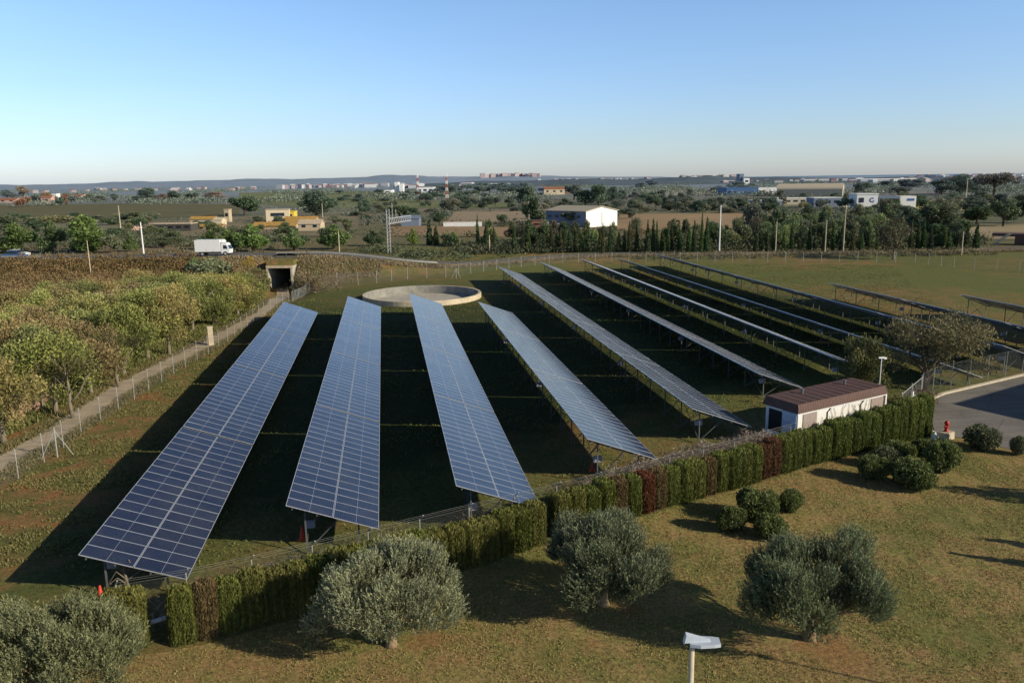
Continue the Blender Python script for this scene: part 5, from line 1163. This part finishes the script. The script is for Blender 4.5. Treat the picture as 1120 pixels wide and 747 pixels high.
# distant town: individual small blocks
rt_ = random.Random(3)
def town(n, x, t_rng, z0, wr, hr, mats, lab, grp, cat='house', base=None, name='town_house'):
    for i in range(n):
        px = rt_.uniform(*x) if name != 'apartment_tower' else x[0]+(x[1]-x[0])*(i+.5)/n; t_ = rt_.uniform(*t_rng); x_, y_, _ = P(px, t_); zz = z0(px, t_) if callable(z0) else z0
        o = empty(name, (x_, y_, zz), rt_.uniform(-.5, .5)-YAW, label=lab, cat=cat, group=grp); w, d_, h = rt_.uniform(*wr), rt_.uniform(*wr), rt_.uniform(*hr)
        MB().box((0, 0, h/2-4), (w, d_, h+8)).build('wall', M[rt_.choice(mats)], o); MB().box((0, 0, h+.6), (w*1.03, d_*1.03, 1.2), top=.6).build('roof', M[rt_.choice(['tile', 'beiger', 'white'])], o)
def hz_at(px, t_): 
    return 0
M['ta'] = plain('far_rose', (.46, .37, .37), .8); M['tw'] = plain('far_white', (.42, .43, .46), .8); M['tp'] = plain('far_pink', (.36, .31, .33), .8); M['tb'] = plain('far_brick', (.30, .23, .25), .8)  # wall colours with distance haze mixed in
town(46, (300, 405), (2300, 3300), 0, (9, 20), (6, 13), ['tw', 'tp', 'tw', 'tb'], 'pale block of the far town below the hills', 'houses of the far town')
town(26, (0, 300), (1900, 3000), 0, (8, 18), (5, 8), ['tw', 'tp', 'tb'], 'pale house scattered on the far plain', 'houses on the far plain')
town(14, (405, 520), (2000, 3000), 0, (18, 40), (8, 14), ['tw', 'tp'], 'white works building on the far plain', 'works buildings on the plain')
town(17, (529, 592), (6300, 6450), 40, (28, 38), (20, 30), ['ta', 'tp', 'ta'], 'pink apartment tower on the far ridge', 'apartment towers on the ridge', 'tower', name='apartment_tower')
town(50, (590, 780), (3400, 3650), lambda a, b: 6, (10, 22), (8, 14), ['tw', 'tp', 'tw'], 'pale house of the far suburb on the low rise', 'houses of the far suburb')
town(24, (740, 800), (3400, 3700), lambda a, b: 8, (18, 30), (12, 20), ['tp', 'tw'], 'block of the hill town right of the suburb', 'houses of the hill town')
town(60, (780, 1120), (1700, 2900), 0, (9, 22), (5, 9), ['tw', 'tp', 'tw', 'tb'], 'low house on the plain toward the sea', 'houses toward the sea')
town(30, (1000, 1120), (2600, 3300), lambda a, b: 2, (12, 24), (9, 14), ['tw', 'tw'], 'white house on the right horizon', 'houses on the right horizon')
for i, (px, t_) in enumerate(((536, 2600), (900, 2400), (963, 2200))):
    x_, y_, _ = P(px, t_); o = empty('greenhouse', (x_, y_, 0), -YAW, label=['long white greenhouse roof below the pink towers', 'long white greenhouse beyond the hangar', 'long pale greenhouse left of the right horizon houses'][i], cat='greenhouse')
    MB().box((0, 0, 3), (150, 40, 6)).build('wall', M['tw'], o); MB().box((0, 0, 6.5), (152, 42, 1.5), top=.9).build('roof', M['white'], o)

# ------------------------------------------------------------------ overpass corner at the right edge
p = G(1125, 268, 0); t = empty('concrete_bridge', (p[0], p[1], 0), -.6-YAW, label='dark concrete bridge end at the right photo edge', cat='bridge')
MB().box((0, 0, 2.5), (16, 5, .7)).build('deck', M['brown'], t); MB().box((2.5, 0, 1.0), (11, 4.6, 3.0)).build('abutment', M['brown'], t); MB().add([(-8, -2.7, 0), (-7, -2.7, 0), (-3.6, -2.7, 2.9), (-4.6, -2.7, 2.9), (-8, -2.4, 0), (-7, -2.4, 0), (-3.6, -2.4, 2.9), (-4.6, -2.4, 2.9)], [(0, 1, 2, 3), (4, 5, 6, 7), (0, 4, 7, 3), (1, 2, 6, 5), (2, 3, 7, 6)]).build('slanted_wall', M['conclt'], t)

# ------------------------------------------------------------------ street lamps
def street_lamp(loc, h, rz, lab):
    t = empty('street_lamp', loc, rz, label=lab, cat='street lamp')
    MB().tube([(0, 0, 0), (0, 0, h*.5), (0, 0, h-.10)], [.085, .065, .042], 14).build('pole', M['conclt'], t, smooth=True)
    MB().tube([(0, 0, 0), (0, 0, .9)], .11, 12).build('pole_base', M['steel'], t)
    hd = MB()   # flat housing tapering to a pointed front
    pr = [(-.05, .11), (.12, .15), (.36, .125), (.46, .10)]
    vs = [(x, s*w, z) for z in (-.03, .03) for s in (-1, 1) for x, w in pr]
    hd.add(vs, [(0, 1, 2, 3, 7, 6, 5, 4), (8, 12, 13, 14, 15, 11, 10, 9)]+[(i, 8+i, 9+i, 1+i) for i in range(3)]+[(4+i, 5+i, 13+i, 12+i) for i in range(3)]+[(0, 4, 12, 8), (3, 11, 15, 7)])
    ho = hd.build('lamp_housing', M['lamp'], t); ho.location = (0, 0, h); ho.rotation_euler = (0, -.02, 0)
    c = MB(); c.add([(-.14, -.075, .02), (.30, -.045, .032), (.30, .045, .032), (-.14, .075, .02), (-.11, -.06, .155), (.28, -.03, .06), (.28, .03, .06), (-.11, .06, .155), (-.15, -.07, -.02), (-.15, .07, -.02)],
          [(4, 5, 6, 7), (0, 1, 5, 4), (1, 2, 6, 5), (2, 3, 7, 6), (3, 0, 4, 7), (0, 8, 9, 3)])
    co = c.build('gear_cover', M['lamp'], t); co.location = (0, 0, h)
    MB().add([(.02, -.09, -.034), (.34, -.08, -.034), (.34, .08, -.034), (.02, .09, -.034)], [(3, 2, 1, 0)]).build('lens', M['glass'], ho)
lp = G(757, 709, 10.0)
street_lamp((lp[0], lp[1], 0), 10.12, -.22, 'white street lamp rising from the lower photo edge')
street_lamp((28.6, 15.4, 0), 8.0, 2.5, 'street lamp standing outside the view beyond the lawn')
# things beyond the right edge that throw their shadows into view
for i, (x, y, h, w) in enumerate(((34.8, 26.1, 4.6, 1.7), (37.2, 27.2, 4.6, 1.8), (36.2, 23.4, 4.2, 1.7), (37.0, 35.6, 3.0, 2.2))):
    tree('cypress' if i < 3 else 'broad', (x, y, 0), w, h, DG, ['young cypress of the outer lawn trio, northern one', 'young cypress of the outer lawn trio, eastern one', 'young cypress of the outer lawn trio, southern one', 'small round tree at the outer lawn edge'][i])
e1 = math.atan2(.394, .919); t = empty('corner_building', (60.8, 43.3, 0), e1, label='plain cream building beside the asphalt forecourt', cat='building')
MB().box((11, -7.5, 4.3), (22, 15, 8.6)).build('wall', M['cream'], t); MB().box((11, -7.5, 8.8), (22.4, 15.4, .4)).build('roof', M['beiger'], t)
for i in range(6):
    for z in (2.2, 5.8): MB().box((2+i*3.6, .04, z), (1.6, .1, 1.4)).build('window', M['glass'], t)

# ------------------------------------------------------------------ light
EL = math.radians(24.0); sd = Vector((.834*math.cos(EL), -.552*math.cos(EL), math.sin(EL))).normalized()
sl = bpy.data.lights.new('sun', 'SUN'); sl.energy = 5.0; sl.angle = math.radians(.5); sl.color = (1.0, .89, .68)
so = bpy.data.objects.new('sun', sl); COL.objects.link(so); so.rotation_euler = sd.to_track_quat('Z', 'Y').to_euler(); so.location = (60, -40, 60)
w = bpy.data.worlds.new('World'); scene.world = w; w.use_nodes = True; nt = w.node_tree
sky = nt.nodes.new('ShaderNodeTexSky'); sky.sky_type = 'NISHITA'; sky.sun_disc = False; sky.sun_elevation = EL; sky.sun_rotation = math.atan2(.834, -.552)
sky.air_density = 1.0; sky.dust_density = .6; sky.ozone_density = 1.5; sky.altitude = 50
tc = nt.nodes.new('ShaderNodeTexCoord'); sp = nt.nodes.new('ShaderNodeSeparateXYZ'); nt.links.new(tc.outputs['Generated'], sp.inputs[0])
rp = nt.nodes.new('ShaderNodeValToRGB'); nt.links.new(sp.outputs[2], rp.inputs[0]); e = rp.color_ramp.elements
for _ in range(3): e.new(.5)
for el, (p_, c_) in zip(e, ((0., (.96, 1.10, 1.60)), (.045, (.86, 1.00, 1.36)), (.24, (.95, 1.12, 1.36)), (.40, (.38, .47, .62)), (1., (.14, .17, .23)))):
    el.position = p_; el.color = (*[v/1.4 for v in c_], 1)
mx = nt.nodes.new('ShaderNodeVectorMath'); mx.operation = 'MULTIPLY'; nt.links.new(sky.outputs[0], mx.inputs[0]); nt.links.new(rp.outputs[0], mx.inputs[1])
nz_ = nt.nodes.new('ShaderNodeTexNoise'); nz_.inputs['Scale'].default_value = 2.2; nz_.inputs['Detail'].default_value = 5; mp = nt.nodes.new('ShaderNodeMapping'); mp.inputs['Scale'].default_value = (1, 1, 7)
nt.links.new(tc.outputs['Generated'], mp.inputs[0]); nt.links.new(mp.outputs[0], nz_.inputs[0])
mr = nt.nodes.new('ShaderNodeMapRange'); mr.inputs[3].default_value = .96; mr.inputs[4].default_value = 1.05; nt.links.new(nz_.outputs[0], mr.inputs[0])
m2 = nt.nodes.new('ShaderNodeVectorMath'); m2.operation = 'SCALE'; nt.links.new(mx.outputs[0], m2.inputs[0]); nt.links.new(mr.outputs[0], m2.inputs[3]); mx = m2
nt.links.new(mx.outputs[0], nt.nodes['Background'].inputs[0]); nt.nodes['Background'].inputs[1].default_value = .185
scene.view_settings.view_transform = 'Standard'; scene.view_settings.look = 'None'; scene.view_settings.exposure = 0
scene.cycles.max_bounces = 5; scene.cycles.transparent_max_bounces = 12; scene.cycles.diffuse_bounces = 2
